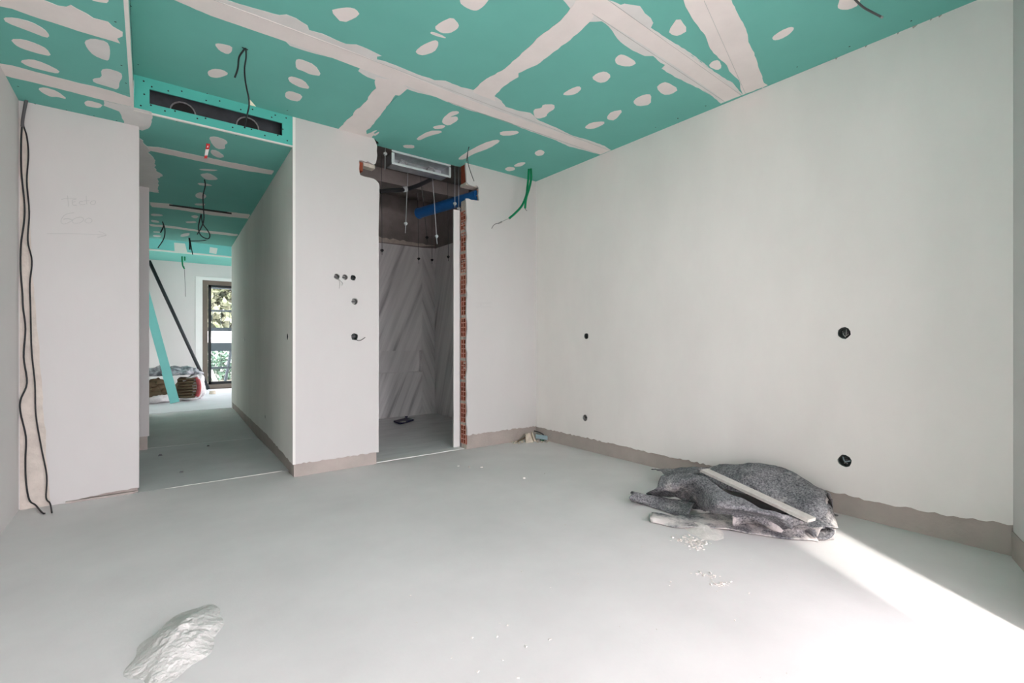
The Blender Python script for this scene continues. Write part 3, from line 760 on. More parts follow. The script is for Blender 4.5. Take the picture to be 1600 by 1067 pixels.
# screw spots
for fn, L in ((B5, ([(400, 365), (440, 360), (550, 385), (545, 430), (510, 452), (440, 420)], [(340, 595), (390, 572), (470, 580), (522, 615), (460, 640), (410, 648), (355, 635)],
                    [(1075, 500), (1110, 488), (1240, 540), (1295, 632), (1200, 620), (1140, 590), (1080, 570)], [(1010, 645), (1050, 635), (1150, 670), (1200, 740), (1120, 730), (1030, 685)],
                    [(990, 770), (1030, 755), (1140, 795), (1105, 845), (1040, 835), (990, 810)], [(1365, 85), (1440, 68), (1520, 60), (1580, 75), (1615, 125), (1465, 195)])),
              (C5, ([(950, 20), (960, -50), (1220, -50), (1190, 0), (1150, 50), (1100, 85), (1060, 85), (1000, 60)], [(735, 230), (790, 185), (890, 140), (948, 205), (930, 240), (870, 275), (800, 275)],
                    [(700, 275), (720, 262), (800, 290), (845, 320), (760, 300)], [(580, 425), (640, 375), (740, 332), (772, 345), (772, 380), (740, 430), (650, 460), (600, 450)])),
              (R2, ([(840, 615), (880, 580), (920, 578), (925, 590), (870, 610), (915, 605), (920, 625), (870, 655), (835, 640)], [(785, 660), (830, 650), (855, 655), (840, 668), (800, 672)],
                    [(700, 720), (770, 680), (830, 680), (835, 690), (760, 710), (715, 732)], [(1135, 685), (1220, 680), (1240, 690), (1200, 705), (1140, 705)],
                    [(915, 830), (950, 800), (1050, 745), (1120, 725), (1140, 735), (1085, 770), (1000, 800), (950, 830)], [(630, 755), (690, 755), (692, 772), (640, 770)],
                    [(1315, 795), (1345, 778), (1372, 790), (1360, 808), (1330, 812)], [(1210, 860), (1240, 845), (1275, 845), (1250, 865), (1215, 868)],
                    [(1160, 880), (1180, 868), (1215, 872), (1215, 885), (1180, 892)], [(480, 700), (510, 683), (505, 695), (485, 708)])),
              (D5, ([(750, 490), (790, 452), (840, 460), (935, 520), (890, 550), (820, 550), (760, 530)], [(555, 650), (600, 610), (670, 592), (722, 630), (680, 680), (620, 690)],
                    [(310, 785), (380, 740), (450, 715), (475, 738), (430, 780), (360, 795)], [(70, 910), (140, 900), (150, 870), (245, 868), (250, 905), (190, 940), (180, 970), (110, 990), (80, 970)],
                    [(1095, 730), (1130, 695), (1180, 680), (1285, 742), (1220, 785), (1150, 788)], [(900, 850), (930, 815), (1000, 785), (1055, 785), (1050, 870), (940, 885)],
                    [(685, 970), (720, 930), (825, 912), (750, 1003), (690, 995)], [(495, 1060), (550, 1020), (660, 1010), (665, 1030), (590, 1067), (530, 1075)], [(1195, 260), (1280, 135), (1362, 250), (1280, 298), (1230, 290)])),
              (E5, ([(885, 310), (960, 255), (1045, 220), (1075, 235), (1030, 285), (960, 325), (900, 335)], [(1430, 60), (1450, 0), (1440, -60), (1640, -60), (1610, 40), (1530, 78), (1460, 78)], [(355, 550), (390, 508), (445, 498), (470, 560), (430, 585)]))):
    for p in L:
        patch(fn(p), ZC, ceiling, jit=0.0015)

# screw heads
scm = MB(); scm.add([(0.006 * math.cos(a * math.pi / 4), 0.006 * math.sin(a * math.pi / 4), 0) for a in range(8)] + [(0, 0, -0.002)], [(i, (i + 1) % 8, 8) for i in range(8)])
screw_me = bpy.data.meshes.new('screw'); screw_me.from_pydata(scm.v, [], scm.f); screw_me.materials.append(M['cable']); screw_me.update()


def screw(p, parent, vertical=False, s=1.0):
    o = bpy.data.objects.new('screw', screw_me); C.objects.link(o)
    place(o, p, parent); o.scale = (s, s, s)
    if vertical: o.rotation_euler = (math.pi / 2, 0, 0) if False else (-math.pi / 2, 0, 0)


for x, y in A5([(150, 720), (293, 865), (555, 917), (783, 965), (972, 1005), (962, 182), (1012, 545), (1050, 693)]): screw(onz(x, y, ZS) - Z0 * 0.0004, soffit, s=0.8)
for x, y in A5([(1090, 50), (1152, 538)]) + B5([(340, 780), (1008, 920), (1038, 975)]) + D5([(1505, 882), (1275, 985), (1090, 1062)]) + E5([(1532, 388), (1097, 558), (335, 882), (102, 988)]) + zp(1300, 0, 5.333, [(660, 174), (147, 387)]): screw(onz(x, y, ZC) - Z0 * 0.0004, ceiling, s=0.8)
VP_ = lambda pts: zp(200, 100, 5.7143, pts)
for x, y in VP_([(140, 153), (212, 203), (360, 240), (480, 243), (698, 326), (818, 330), (1007, 407), (1112, 405), (1283, 476), (1315, 457), (1412, 482), (1382, 582), (1422, 684), (1337, 637), (1222, 638), (1102, 583), (934, 566), (692, 485), (619, 486), (420, 420), (330, 419), (205, 368), (115, 371), (145, 270)]):
    p = ony(x, y, YB); p.y = YB - 0.0004
    screw(p, vent_panel, True, 0.9)
for x, y in VP_([(435, 515), (708, 580), (965, 638)]): screw(onz(x, y, ZS) - Z0 * 0.0004, soffit, s=0.7)

# ================================================================== THINGS ON AND IN THE WALLS
# ---- plenum box behind the slot


def plenum(name, x0, x1, z0, z1, yf, yb, m, label, flange, spig, fl=0.014, cat='air duct'):
    e = empty(name, ((x0 + x1) / 2, (yf + yb) / 2, z0), label, cat)
    t = 0.004
    MB().box((x0, yb - t, z0), (x1, yb, z1)).box((x0, yf, z0), (x0 + t, yb, z1)).box((x1 - t, yf, z0), (x1, yb, z1)).box((x0, yf, z0), (x1, yb, z0 + t)).box((x0, yf, z1 - t), (x1, yb, z1)).build('casing', m, e)
    if flange:
        for nm, a, b in (('flange', (x0 - fl, yf - 0.004, z1 - 0.002), (x1 + fl, yf, z1 + fl)), ('flange', (x0 - fl, yf - 0.004, z0 - fl), (x1 + fl, yf, z0 + 0.006)), ('flange', (x0 - fl * 1.2, yf - 0.005, z0), (x0 + 0.012, yf - 0.001, z1 - 0.01)), ('flange', (x1 - 0.006, yf - 0.005, z0), (x1 + fl * 1.2, yf - 0.001, z1 - 0.012))):
            MB().box(a, b).build(nm, flange, e)
    for sx_, sz_, r in spig:
        n = 20
        mb = MB()
        for r0, r1, y0_, y1_ in ((r, r + 0.008, yb - t - (0.035 if flange else 0.012), yb - t - 0.001), (r, r, yb - t - (0.035 if flange else 0.012), yb - t - 0.001)):
            ring = [(math.cos(2 * math.pi * k / n), math.sin(2 * math.pi * k / n)) for k in range(n)]
            v = [(sx_ + r0 * c, y0_, sz_ + r0 * s) for c, s in ring] + [(sx_ + r1 * c, y0_, sz_ + r1 * s) for c, s in ring] + [(sx_ + r1 * c, y1_, sz_ + r1 * s) for c, s in ring]
            mb.add(v, [(k, (k + 1) % n, n + (k + 1) % n, n + k) for k in range(n)] + [(n + k, n + (k + 1) % n, 2 * n + (k + 1) % n, 2 * n + k) for k in range(n)])
        sp = mb.build('spigot', 'foil', e)
        MB().add([(sx_ + r * math.cos(2 * math.pi * k / n), yb - t - 0.004, sz_ + r * math.sin(2 * math.pi * k / n)) for k in range(n)], [tuple(range(n))]).build('duct_mouth', 'void' if not flange else 'galv', sp)
    return e


a = ony(286, 159.5, YB + 0.14); b = ony(387, 183, YB + 0.14)
plenum('diffuser_plenum', vx0 - 0.02, vx1 + 0.02, 2.572, 2.768, YB + 0.013, YB + 0.15, 'blacksteel', 'black air plenum with two foil duct collars inside the green slot', None, [(a.x, a.z - 0.078, 0.07), (b.x, b.z - 0.078, 0.07)])
plenum('duct_box', 1.765, 2.345, 2.665, 2.765, 4.075, 4.235, 'galv', 'galvanised duct box with open front hung above the shower opening', 'galv_white', [(ony(629, 246, 4.22).x, 2.722, 0.037), (ony(672, 259.5, 4.22).x, 2.722, 0.037)])

# ---- threaded rods above the shower
rods = [((637.3, 270), (633.4, 364), 4.4, 349, True), ((676, 280), (683, 381), 4.33, 369, True), ((652.4, 300), (654.4, 412), 5.5, 404, False), ((675, 310), (675, 412), 5.6, 406, False), ((699.8, 300), (700.4, 408), 5.3, 401, False),
        ((596.5, 296), (597, 398), 5.0, 391, False), ((710.7, 265), (710.7, 324), 4.16, 318, True), ((716.7, 270), (716.7, 331), 4.13, 326, True), ((602, 230), (601.5, 265), 4.16, 240, True), ((658, 285), (668, 379), 5.0, 371, False)]
rlab = ['bright threaded rod hanging left of centre in the shower opening, silver clip low', 'bright threaded rod hanging beside the blue pipe, silver clip low', 'dark threaded rod with black clip in front of marble, left of two', 'dark threaded rod with black clip near the marble corner',
        'dark threaded rod close to the white jamb post', 'dark threaded rod at the left edge of the shower opening', 'thin pale rod above the white post, left one of two', 'thin pale rod above the white post, right one of two', 'short rod holding the left end of the duct box', 'thin slanting rod just left of the blue pipe end']
for (p, q, Y, cy, br), lb in zip(rods, rlab):
    b_ = ony(*q, Y); t_ = ony(*p, Y)
    dv = (t_ - b_); top = b_ + dv * ((ZSLAB - 0.001 - b_.z) / dv.z)
    if Y > 5.3: top = b_ + dv * ((ZSLAB - (0.161 if 5.35 < Y < 5.65 else 0.001) - b_.z) / dv.z)
    e = empty('threaded_rod', b_, lb, 'rod', 'threaded rods above the shower')
    r = 0.0035 if br else 0.0032
    MB().tube([b_, top], r, 6).build('rod', 'galv' if br else 'greycable', e)
    t = (CY - cy); cpos = b_ + dv * max(0.02, (ony(q[0], cy, Y).z - b_.z) / dv.z)
    MB().box(cpos - Vector((0.016, 0.008, 0.008)), cpos + Vector((0.016, 0.008, 0.008))).box(cpos - Vector((0.006, 0.012, 0.018)), cpos + Vector((0.006, 0.012, 0.012))).build('clip', 'galv_white' if br else 'cable', e)

# ---- blue pipe and black hose
pa, pb = Vector((2.63, 3.995, 2.51)), Vector((2.425, 4.88, 2.49))
e = empty('blue_pipe', (pa + pb) / 2, 'blue drain pipe running through the notch beside the shower opening', 'pipe')
MB().tube([pa, (pa + pb) / 2, pb], 0.056, 20).build('pipe', 'blue', e)
MB().tube([pb, pb + (pb - pa).normalized() * 0.012], 0.061, 20).build('socket', 'blue', e)
hose = crom([ony(594, 299, 4.55), ony(612, 297.5, 4.55), ony(632, 296, 4.6), ony(650, 291, 4.7), ony(668, 283, 4.8), ony(690, 272, 4.9)])
e = empty('flexible_hose', hose[0], 'black flexible hose with silver clamp under the shower slab', 'hose')
MB().tube(hose, 0.022, 10).build('hose', 'cable', e)
MB().tube([ony(629, 296, 4.6), ony(635.5, 295.3, 4.6)], 0.029, 12).build('clamp', 'galv_white', e)

# ---- wiring boxes


def wallbox(c, u, n, r, label, m='boxplastic', wires=(), cat='wiring box', depth=0.045, sq=False):
    """round cup let into the wall; u = horizontal along the wall, n = out of the wall"""
    c, u, n = Vector(c), Vector(u), Vector(n)
    e = empty('wiring_box', c, label, cat, 'wiring boxes in the walls')
    k = 8 if sq else 16
    off = math.pi / 8 if sq else 0
    ring = [u * math.cos(2 * math.pi * i / k + off) + Z0 * math.sin(2 * math.pi * i / k + off) for i in range(k)]
    v = [c + q * r - n * 0.003 for q in ring] + [c + q * r * 0.88 - n * 0.003 for q in ring] + [c + q * r * 0.85 - n * depth for q in ring]
    f = [(i, (i + 1) % k, k + (i + 1) % k, k + i) for i in range(k)] + [(k + i, k + (i + 1) % k, 2 * k + (i + 1) % k, 2 * k + i) for i in range(k)] + [tuple(2 * k + i for i in range(k))]
    v += [c + q * r - n * depth for q in ring]
    f += [(i, 3 * k + i, 3 * k + (i + 1) % k, (i + 1) % k) for i in range(k)]
    build('cup', v, f, m, e)
    MB().obox(c - n * (depth - 0.004) - u * r * 0.5 - Z0 * r * 0.1, u * r * 0.9, n * 0.018, Z0 * r * 0.28).build('clip', 'greycable', e)
    for w in wires:
        pts = [c + u * a_ + Z0 * b_ + n * d_ for a_, b_, d_ in w[0]]
        MB().tube(crom(pts, 5), w[1], 6).build('wire', w[2], e)
    return e


u_, n_ = -Y0, -X0
W = lambda *a: a
wallbox((XR, 1.067, 1.102), u_, n_, 0.036, 'dark round wiring box at switch height on the right wall', wires=[([(-0.02, 0.01, -0.035), (0.0, -0.02, -0.01), (0.015, -0.005, -0.03)], 0.0022, 'whitewire'), ([(0.0, 0.02, -0.035), (0.008, -0.005, -0.008), (0.0, -0.025, -0.02)], 0.0025, 'boxpale')])
wallbox((XR, 1.064, 0.33), u_, n_, 0.037, 'dark round socket box low on the right wall above felt pile', wires=[([(-0.02, 0.015, -0.035), (0.0, -0.005, -0.006), (0.02, 0.0, -0.03)], 0.0035, 'bluegrey'), ([(-0.01, -0.02, -0.03), (0.0, -0.01, -0.01), (0.005, -0.02, -0.03)], 0.003, 'boxpale')])
wallbox((XR, 3.195, 1.102), u_, n_, 0.03, 'small dark switch box on the right wall near the back corner')
wallbox((XR, 3.212, 0.315), u_, n_, 0.034, 'grey square socket box low on the right wall near debris', 'boxpale', sq=True)
u_, n_ = X0, -Y0
lab5 = ['left wiring box of the row of three, loose wires hanging', 'middle wiring box of the row of three, filled pale', 'right wiring box of the row of three, dark', 'single grey wiring box below the row of three', 'lowest wiring box on the pier with a bent wire']
ws = [[([(0.0, 0.0, -0.03), (0.012, -0.02, 0.004), (0.022, -0.05, 0.006), (0.02, -0.095, 0.005)], 0.0016, 'whitewire'), ([(0.01, 0.0, -0.03), (0.025, -0.03, 0.008), (0.045, -0.05, 0.008), (0.04, -0.07, 0.006)], 0.0016, 'boxpale')], [], [([(-0.02, 0.01, -0.02), (0.0, 0.0, 0.004), (0.01, -0.02, -0.01)], 0.004, 'cable')], [], [([(0.01, -0.01, -0.03), (0.022, -0.03, 0.008), (0.05, -0.028, 0.012), (0.085, -0.005, 0.014)], 0.003, 'cable')]]
for i, (x, zz, r) in enumerate(stub_boxes):
    wallbox((x, YB, zz), u_, n_, r + 0.001, lab5[i], 'boxpale' if i in (0, 1, 3) else 'boxplastic', ws[i], sq=(i < 3))
labc = ['dark switch box on the corridor wall near the pier', 'farthest small switch box along the corridor wall', 'tiny low wiring box on the corridor wall']
for i, (s, zz, r) in enumerate(corr_boxes):
    wallbox(CO + cu * s + Z0 * zz, cu, cn, r, labc[i])

# ---- cables
def cable(name, strands, label, cat='cable', group=None):
    """strands: (points, radius, material, part name)"""
    p0_ = strands[0][0][0]
    e = empty(name, p0_, label, cat, group)
    for pts, r, m, pn in strands:
        MB().tube(crom(pts, 5), r, 7).build(pn, m, e, smooth=True)
    return e


L1 = zp(0, 140, 3.1375, [(122, 60), (112, 130), (104, 250), (105, 400), (120, 560), (118, 650), (103, 760), (100, 880), (110, 1000), (113, 1067)]) + zp(0, 480, 2.9625, [(118, 100), (110, 230), (125, 350), (88, 430), (85, 490), (120, 600), (118, 700), (120, 800), (135, 890), (165, 925)])
L2 = zp(0, 140, 3.1375, [(124, 60), (112, 160), (130, 230), (138, 320), (130, 450), (142, 600), (135, 740), (155, 840), (145, 950), (148, 1067)]) + zp(0, 480, 2.9625, [(145, 200), (160, 350), (165, 500), (190, 650), (215, 780), (212, 880), (230, 930)])
c1 = [ony(x, y, YL - 0.016) for x, y in L1]; c1 = [Vector((max(p.x, XL + 0.011), p.y, max(p.z, 0.02))) for p in c1] + [onz(66, 801, 0.007), onz(70, 802, 0.007)]
c2 = [ony(x, y, YL - 0.016) for x, y in L2]; c2 = [Vector((p.x + 0.002, p.y - 0.004, max(p.z, 0.02))) for p in c2] + [onz(81, 801, 0.007)]
cable('wall_cable', [(c1, 0.0046, 'cable', 'wire')], 'black cable hanging in the left corner, wavier one nearest the corner', group='cables down the left corner')
cable('wall_cable', [(c2, 0.0042, 'cable', 'wire')], 'black cable hanging in the left corner, right one of the pair', group='cables down the left corner')
cable('wall_cable', [([c1[0] + Vector((0.012, -0.012, 0.03)), c1[1] + Vector((0.004, -0.012, 0)), c1[1] + Vector((-0.001, -0.012, -0.07))], 0.008, 'greycable', 'sleeve')], 'short grey sleeve around the cables at the left ceiling corner')

Y = 3.19; f = lambda pts: [ony(x, y, Y) for x, y in pts]
e = cable('ceiling_cable', [(f(B5([(662, 398), (635, 430), (605, 480), (595, 570), (570, 645)])), 0.005, 'cable', 'wire'), (f(B5([(662, 398), (664, 480), (652, 560), (655, 650), (670, 740), (685, 810), (690, 880), (668, 980), (652, 1067)])), 0.0045, 'cable', 'wire'), (f(B5([(630, 392), (655, 408), (680, 415)])), 0.003, 'cable', 'wire')], 'forked black cable with cream tag hanging before the green vent', group='wires hanging from the ceilings')
t = f(B5([(683, 815), (748, 888), (690, 872)]))
MB().add(t + [p + Y0 * 0.003 for p in t], [(0, 1, 2), (5, 4, 3), (0, 3, 4, 1), (1, 4, 5, 2), (2, 5, 3, 0)]).build('tape_tag', 'tag', e)

Y = 5.23
cable('ceiling_cable', [(f(R4([(455, 383), (460, 420), (447, 480), (450, 560), (452, 620), (438, 665), (412, 710)])), 0.005, 'cable', 'wire')], 'long black cable hanging mid corridor from the green ceiling', group='wires hanging from the ceilings')
Y = 6.6
cable('ceiling_cable', [(f(R4([(435, 590), (420, 660), (425, 700), (445, 725), (478, 735), (487, 712), (470, 680), (445, 645), (436, 592)])), 0.006, 'cable', 'wire')], 'looped black cable hanging behind the ceiling slot in the corridor', group='wires hanging from the ceilings')
Y = 8.33
cable('ceiling_cable', [(f(R4([(365, 728), (368, 760), (368, 800)])), 0.012, 'cable', 'sleeve'), (f(R4([(370, 745), (378, 790), (385, 830)])), 0.006, 'cable', 'wire'), (f(R4([(370, 748), (420, 748), (460, 744), (495, 732), (498, 745)])), 0.006, 'cable', 'wire')], 'bunched black cable with side strand at the corridor end', group='wires hanging from the ceilings')
Y = 7.4
cable('ceiling_cable', [(f(R4([(205, 633), (212, 660), (193, 700)])), 0.007, 'cable', 'wire'), (f(R4([(205, 633), (220, 680), (213, 735), (178, 790)])), 0.006, 'cable', 'wire')], 'curved black cable in two strands by the corridor left wall', group='wires hanging from the ceilings')
Y = 11.5
cable('ceiling_cable', [(f(R4([(322, 838), (325, 890), (337, 915)])), 0.014, 'green', 'conduit'), (f(R4([(338, 838), (338, 866)])) , 0.014, 'green', 'conduit'), (f(R4([(335, 900), (340, 1000), (341, 1080)])), 0.004, 'greycable', 'wire')], 'green conduit stubs hanging in the far room, thin wire below', group='wires hanging from the ceilings')
Z66 = lambda pts: zp(540, 200, 6.6667, pts)
Y = 3.60
cable('ceiling_cable', [(f(Z66([(1288, 186), (1272, 260), (1275, 360), (1300, 450), (1338, 555)])), 0.0032, 'cable', 'wire'), (f(Z66([(1290, 190), (1272, 250), (1258, 350)])), 0.0035, 'greycable', 'wire'), (f(Z66([(1262, 176), (1285, 190), (1305, 184)])), 0.003, 'cable', 'wire')], 'thin dark wires hanging beside the notch of the shower opening', group='wires hanging from the ceilings')
G7 = lambda pts: zp(700, 240, 7.622, pts)
Y = 3.70
cable('green_conduit', [(f(G7([(963, 175), (955, 300), (945, 400), (930, 500), (880, 620), (800, 710), (730, 770)])), 0.0115, 'green', 'conduit'), (f(G7([(735, 768), (640, 810), (600, 830)])), 0.003, 'whitewire', 'wire'), (f(G7([(640, 812), (600, 832)])), 0.007, 'boxpale', 'tape_end'), (f(G7([(600, 830), (560, 840), (535, 865), (520, 892)])), 0.003, 'greycable', 'wire')], 'long green conduit curving left with bare wire end near back corner', 'conduit', 'green conduits by the back corner')
Y = 3.68
cable('green_conduit', [(f(G7([(987, 175), (990, 300), (965, 420), (932, 530), (918, 650)])), 0.0115, 'green', 'conduit'), (f(G7([(918, 648), (925, 668), (940, 680)])), 0.003, 'greycable', 'wire')], 'shorter green conduit hanging straight down near back corner', 'conduit', 'green conduits by the back corner')
gk = zp(1300, 0, 5.3333, [(150, -60), (195, 0), (260, 60), (330, 100), (405, 138)])
g3 = [onz(x, y, 2.775 - 0.012 * i) for i, (x, y) in enumerate(gk)]
cable('ceiling_cable', [(g3, 0.0052, 'greycable', 'wire'), ([g3[-1], onz(*zp(1300, 0, 5.3333, [(418, 146)])[0], 2.727)], 0.0062, 'whitewire', 'tip')], 'grey cable end poking from the ceiling near the right wall', group='wires hanging from the ceilings')
# red and white strip
Y = 4.272
q = f(VP_([(700, 703), (737, 703), (722, 760), (706, 842), (680, 842), (690, 770)]))
e = empty('tape_strip', q[0], 'red and white warning strip hanging from the corridor ceiling', 'tape strip')
q0, q1 = (q[0], q[1]), (q[4], q[3])
for nm, m_, a_, b_ in (('red_band', 'red', 0.0, 0.42), ('white_band', 'white', 0.42, 0.82), ('red_band', 'red', 0.82, 1.0)):
    P_ = [q0[0].lerp(q1[0], a_), q0[1].lerp(q1[1], a_), q0[1].lerp(q1[1], b_), q0[0].lerp(q1[0], b_)]
    MB().add(P_ + [p + Y0 * 0.002 for p in P_], [(0, 1, 2, 3), (7, 6, 5, 4), (0, 4, 5, 1), (1, 5, 6, 2), (2, 6, 7, 3), (3, 7, 4, 0)]).build(nm, m_, e)
q2 = [q0[0].lerp(q0[1], 0.3).lerp(q1[0].lerp(q1[1], 0.3), 0.30), q0[0].lerp(q0[1], 0.7).lerp(q1[0].lerp(q1[1], 0.7), 0.30), q0[0].lerp(q0[1], 0.5).lerp(q1[0].lerp(q1[1], 0.5), 0.16)]
MB().add([p - Y0 * 0.001 for p in q2], [(0, 1, 2)]).build('white_mark', 'white', e)

# ---- pencil notes on the left pier
def stroke(px, Yp, r=0.0016):
    return [ony(x, y, Yp - 0.0005) for x, y in px]


T = lambda pts: zp(50, 290, 10.6667, pts)
wr_ = MB()
for s in ([(490, 230), (580, 212), (740, 210)], [(592, 165), (600, 260), (605, 350)], [(672, 235), (680, 320), (745, 325)], [(676, 275), (725, 262)], [(676, 238), (740, 222)],
          [(850, 262), (800, 265), (790, 300), (840, 318), (890, 310)], [(905, 170), (908, 250), (915, 310)], [(860, 255), (960, 250)], [(1050, 250), (990, 262), (975, 305), (1030, 315), (1060, 280), (1050, 250)],
          [(700, 450), (560, 480), (490, 560), (490, 620), (540, 640), (620, 610), (665, 575), (600, 550), (520, 560)], [(760, 530), (690, 560), (670, 600), (720, 630), (820, 610), (860, 560), (820, 525), (760, 530)], [(940, 540), (890, 570), (890, 605), (950, 625), (1000, 595), (985, 555), (940, 540)],
          [(250, 800), (700, 800), (1240, 825)], [(1110, 760), (1240, 822), (1090, 862)]):
    wr_.tube(crom(stroke(T(s), YL), 4), 0.0017, 4)
wr_.build('pencil_writing', 'pencil', wall_stub, keep=True)
wr2 = MB()
N = lambda pts: zp(720, 460, 22.857, pts)
for s in ([(560, 305), (710, 305), (715, 440), (560, 445)], [(600, 380), (640, 380)], [(740, 310), (1100, 302)], [(740, 440), (1100, 440)]):
    wr2.tube(stroke(N(s), YB), 0.0009, 4)
wr2.build('pencil_writing', 'pencil', wall_back_right, keep=True)

# ================================================================== THINGS ON THE FLOOR


def loft(name, rows, m, parent, nu=6, nv=6, noise_amp=0.006, nscale=14.0, thick=0.005, floor_min=0.004, rough=0.0):
    rows = [[Vector(p) for p in r] for r in rows]
    rs = [crom(r, nu) for r in rows]
    cols = list(zip(*rs))
    cs = [crom(list(c), nv) for c in cols]
    nR = len(cs[0]); nC = len(cs)
    v = []
    for i in range(nR):
        for j in range(nC):
            p = cs[j][i].copy()
            w = noise.noise_vector(p * nscale) * noise_amp + noise.noise_vector(p * nscale * 3) * noise_amp * 0.4
            edge = (i in (0, nR - 1)) or (j in (0, nC - 1))
            p += w * (1.6 if edge else 1.0)
            p.z = max(p.z, floor_min)
            p.x = min(p.x, XR - 0.012)
            v.append(p)
    f_ = [(i * nC + j, i * nC + j + 1, (i + 1) * nC + j + 1, (i + 1) * nC + j) for i in range(nR - 1) for j in range(nC - 1)]
    o = build(name, v, f_, m, parent, smooth=True)
    md = o.modifiers.new('thickness', 'SOLIDIFY'); md.thickness = thick; md.offset = 0
    return o


Wz = lambda *t: onz(*t)
felt = empty('felt_blanket', (2.75, 1.5, 0), 'crumpled dark grey felt blanket dusted with plaster by right wall', 'blanket')
# flat sheet under everything
loft('bottom_layer', [
    [onz(1018, 801, .012), onz(1060, 806, .012), onz(1120, 800, .012), onz(1190, 800, .012), onz(1250, 805, .012), onz(1300, 812, .012)],
    [onz(1016, 808, .03), onz(1060, 812, .014), onz(1120, 815, .012), onz(1190, 818, .02), onz(1250, 826, .016), onz(1306, 826, .03)],
    [onz(1018, 816, .006), onz(1062, 824, .006), onz(1130, 826, .012), onz(1190, 836, .008), onz(1250, 843, .008), onz(1304, 842, .008)]], 'felt_dusty', felt, noise_amp=0.004)
# tail at the left end, lying in two tongues
loft('left_tongue', [
    [onz(984, 770, .05), onz(1010, 775, .03), onz(1040, 786, .02), onz(1080, 795, .03)],
    [onz(990, 769, .075), onz(1018, 774, .05), onz(1050, 780, .04), onz(1085, 785, .05)],
    [onz(982, 777, .06), onz(1010, 784, .03), onz(1040, 795, .012), onz(1075, 805, .012)],
    [onz(990, 784, .01), onz(1005, 788, .006), onz(1035, 798, .006), onz(1070, 809, .006)]], 'felt', felt, noise_amp=0.005)
loft('back_tongue', [
    [onx(1017, 733, 3.12), onx(1050, 732, 3.12), onx(1095, 730, 3.14), onx(1120, 733, 3.14)],
    [onx(1030, 735, 3.0), onx(1055, 738, 3.0), onx(1092, 742, 3.0), onx(1115, 746, 3.0)],
    [onx(1040, 744, 2.92), onx(1062, 748, 2.92), onx(1090, 754, 2.9), onx(1110, 758, 2.9)]], 'felt', felt, noise_amp=0.006)
# big rolled bundle along the wall
loft('back_bundle', [
    [onx(1096, 738, 3.30), onx(1130, 738, 3.30), onx(1180, 742, 3.31), onx(1240, 762, 3.31), onx(1290, 790, 3.31), onx(1312, 812, 3.3)],
    [onx(1092, 730, 3.22), onx(1130, 728, 3.20), onx(1180, 727, 3.20), onx(1225, 734, 3.22), onx(1270, 758, 3.2), onx(1297, 778, 3.2)],
    [onx(1090, 732, 3.12), onx(1125, 729, 3.10), onx(1175, 730, 3.08), onx(1220, 742, 3.10), onx(1265, 765, 3.08), onx(1292, 785, 3.1)],
    [onx(1092, 738, 3.02), onx(1125, 738, 3.0), onx(1170, 744, 2.98), onx(1215, 758, 3.0), onx(1262, 782, 2.98), onx(1290, 800, 3.0)],
    [onx(1098, 744, 2.95), onx(1130, 750, 2.93), onx(1172, 764, 2.93), onx(1215, 778, 2.92), onx(1258, 798, 2.92), onx(1284, 812, 2.92)],
    [onx(1104, 748, 2.93), onx(1135, 760, 2.92), onx(1175, 778, 2.93), onx(1215, 792, 2.92), onx(1255, 806, 2.91), onx(1280, 816, 2.9)]], 'felt', felt, noise_amp=0.024, nscale=6.5, thick=0.006)
loft('dusty_corner', [
    [onx(1255, 758, 3.23), onx(1272, 762, 3.20), onx(1288, 770, 3.20), onx(1296, 782, 3.2)],
    [onx(1250, 764, 3.10), onx(1268, 772, 3.06), onx(1284, 782, 3.06), onx(1292, 792, 3.08)],
    [onx(1246, 774, 3.0), onx(1262, 784, 2.97), onx(1280, 796, 2.96), onx(1290, 806, 3.0)]], 'felt_dusty', felt, noise_amp=0.008)
# front sheet with its folds
loft('front_fold', [
    [onz(1034, 746, .17), onz(1062, 739, .21), onz(1094, 742, .22), onz(1130, 766, .20), onz(1170, 785, .175), onz(1210, 800, .15), onz(1262, 815, .10)],
    [onz(1022, 763, .11), onz(1052, 750, .18), onz(1086, 754, .20), onz(1130, 776, .19), onz(1170, 793, .165), onz(1206, 805, .14), onz(1250, 818, .09)],
    [onz(1013, 769, .06), onz(1046, 763, .13), onz(1080, 766, .13), onz(1118, 786, .165), onz(1160, 797, .15), onz(1196, 806, .12), onz(1238, 820, .08)],
    [onz(1010, 773, .025), onz(1046, 772, .07), onz(1084, 782, .045), onz(1104, 795, .10), onz(1150, 800, .11), onz(1188, 807, .09), onz(1228, 825, .045)],
    [onz(1014, 777, .012), onz(1056, 777, .035), onz(1096, 800, .012), onz(1110, 799, .075), onz(1146, 806, .08), onz(1168, 806, .085), onz(1220, 830, .015)]], 'felt', felt, noise_amp=0.014, nscale=9)
loft('front_fold', [
    [onz(1146, 801, .095), onz(1172, 797, .105), onz(1200, 806, .095), onz(1230, 812, .07)],
    [onz(1143, 812, .05), onz(1172, 804, .085), onz(1205, 812, .075), onz(1230, 818, .06)],
    [onz(1144, 822, .012), onz(1170, 812, .055), onz(1200, 820, .05), onz(1224, 826, .03)],
    [onz(1150, 818, .012), onz(1180, 818, .02), onz(1205, 827, .016), onz(1222, 834, .008)]], 'felt_dusty', felt, noise_amp=0.006)
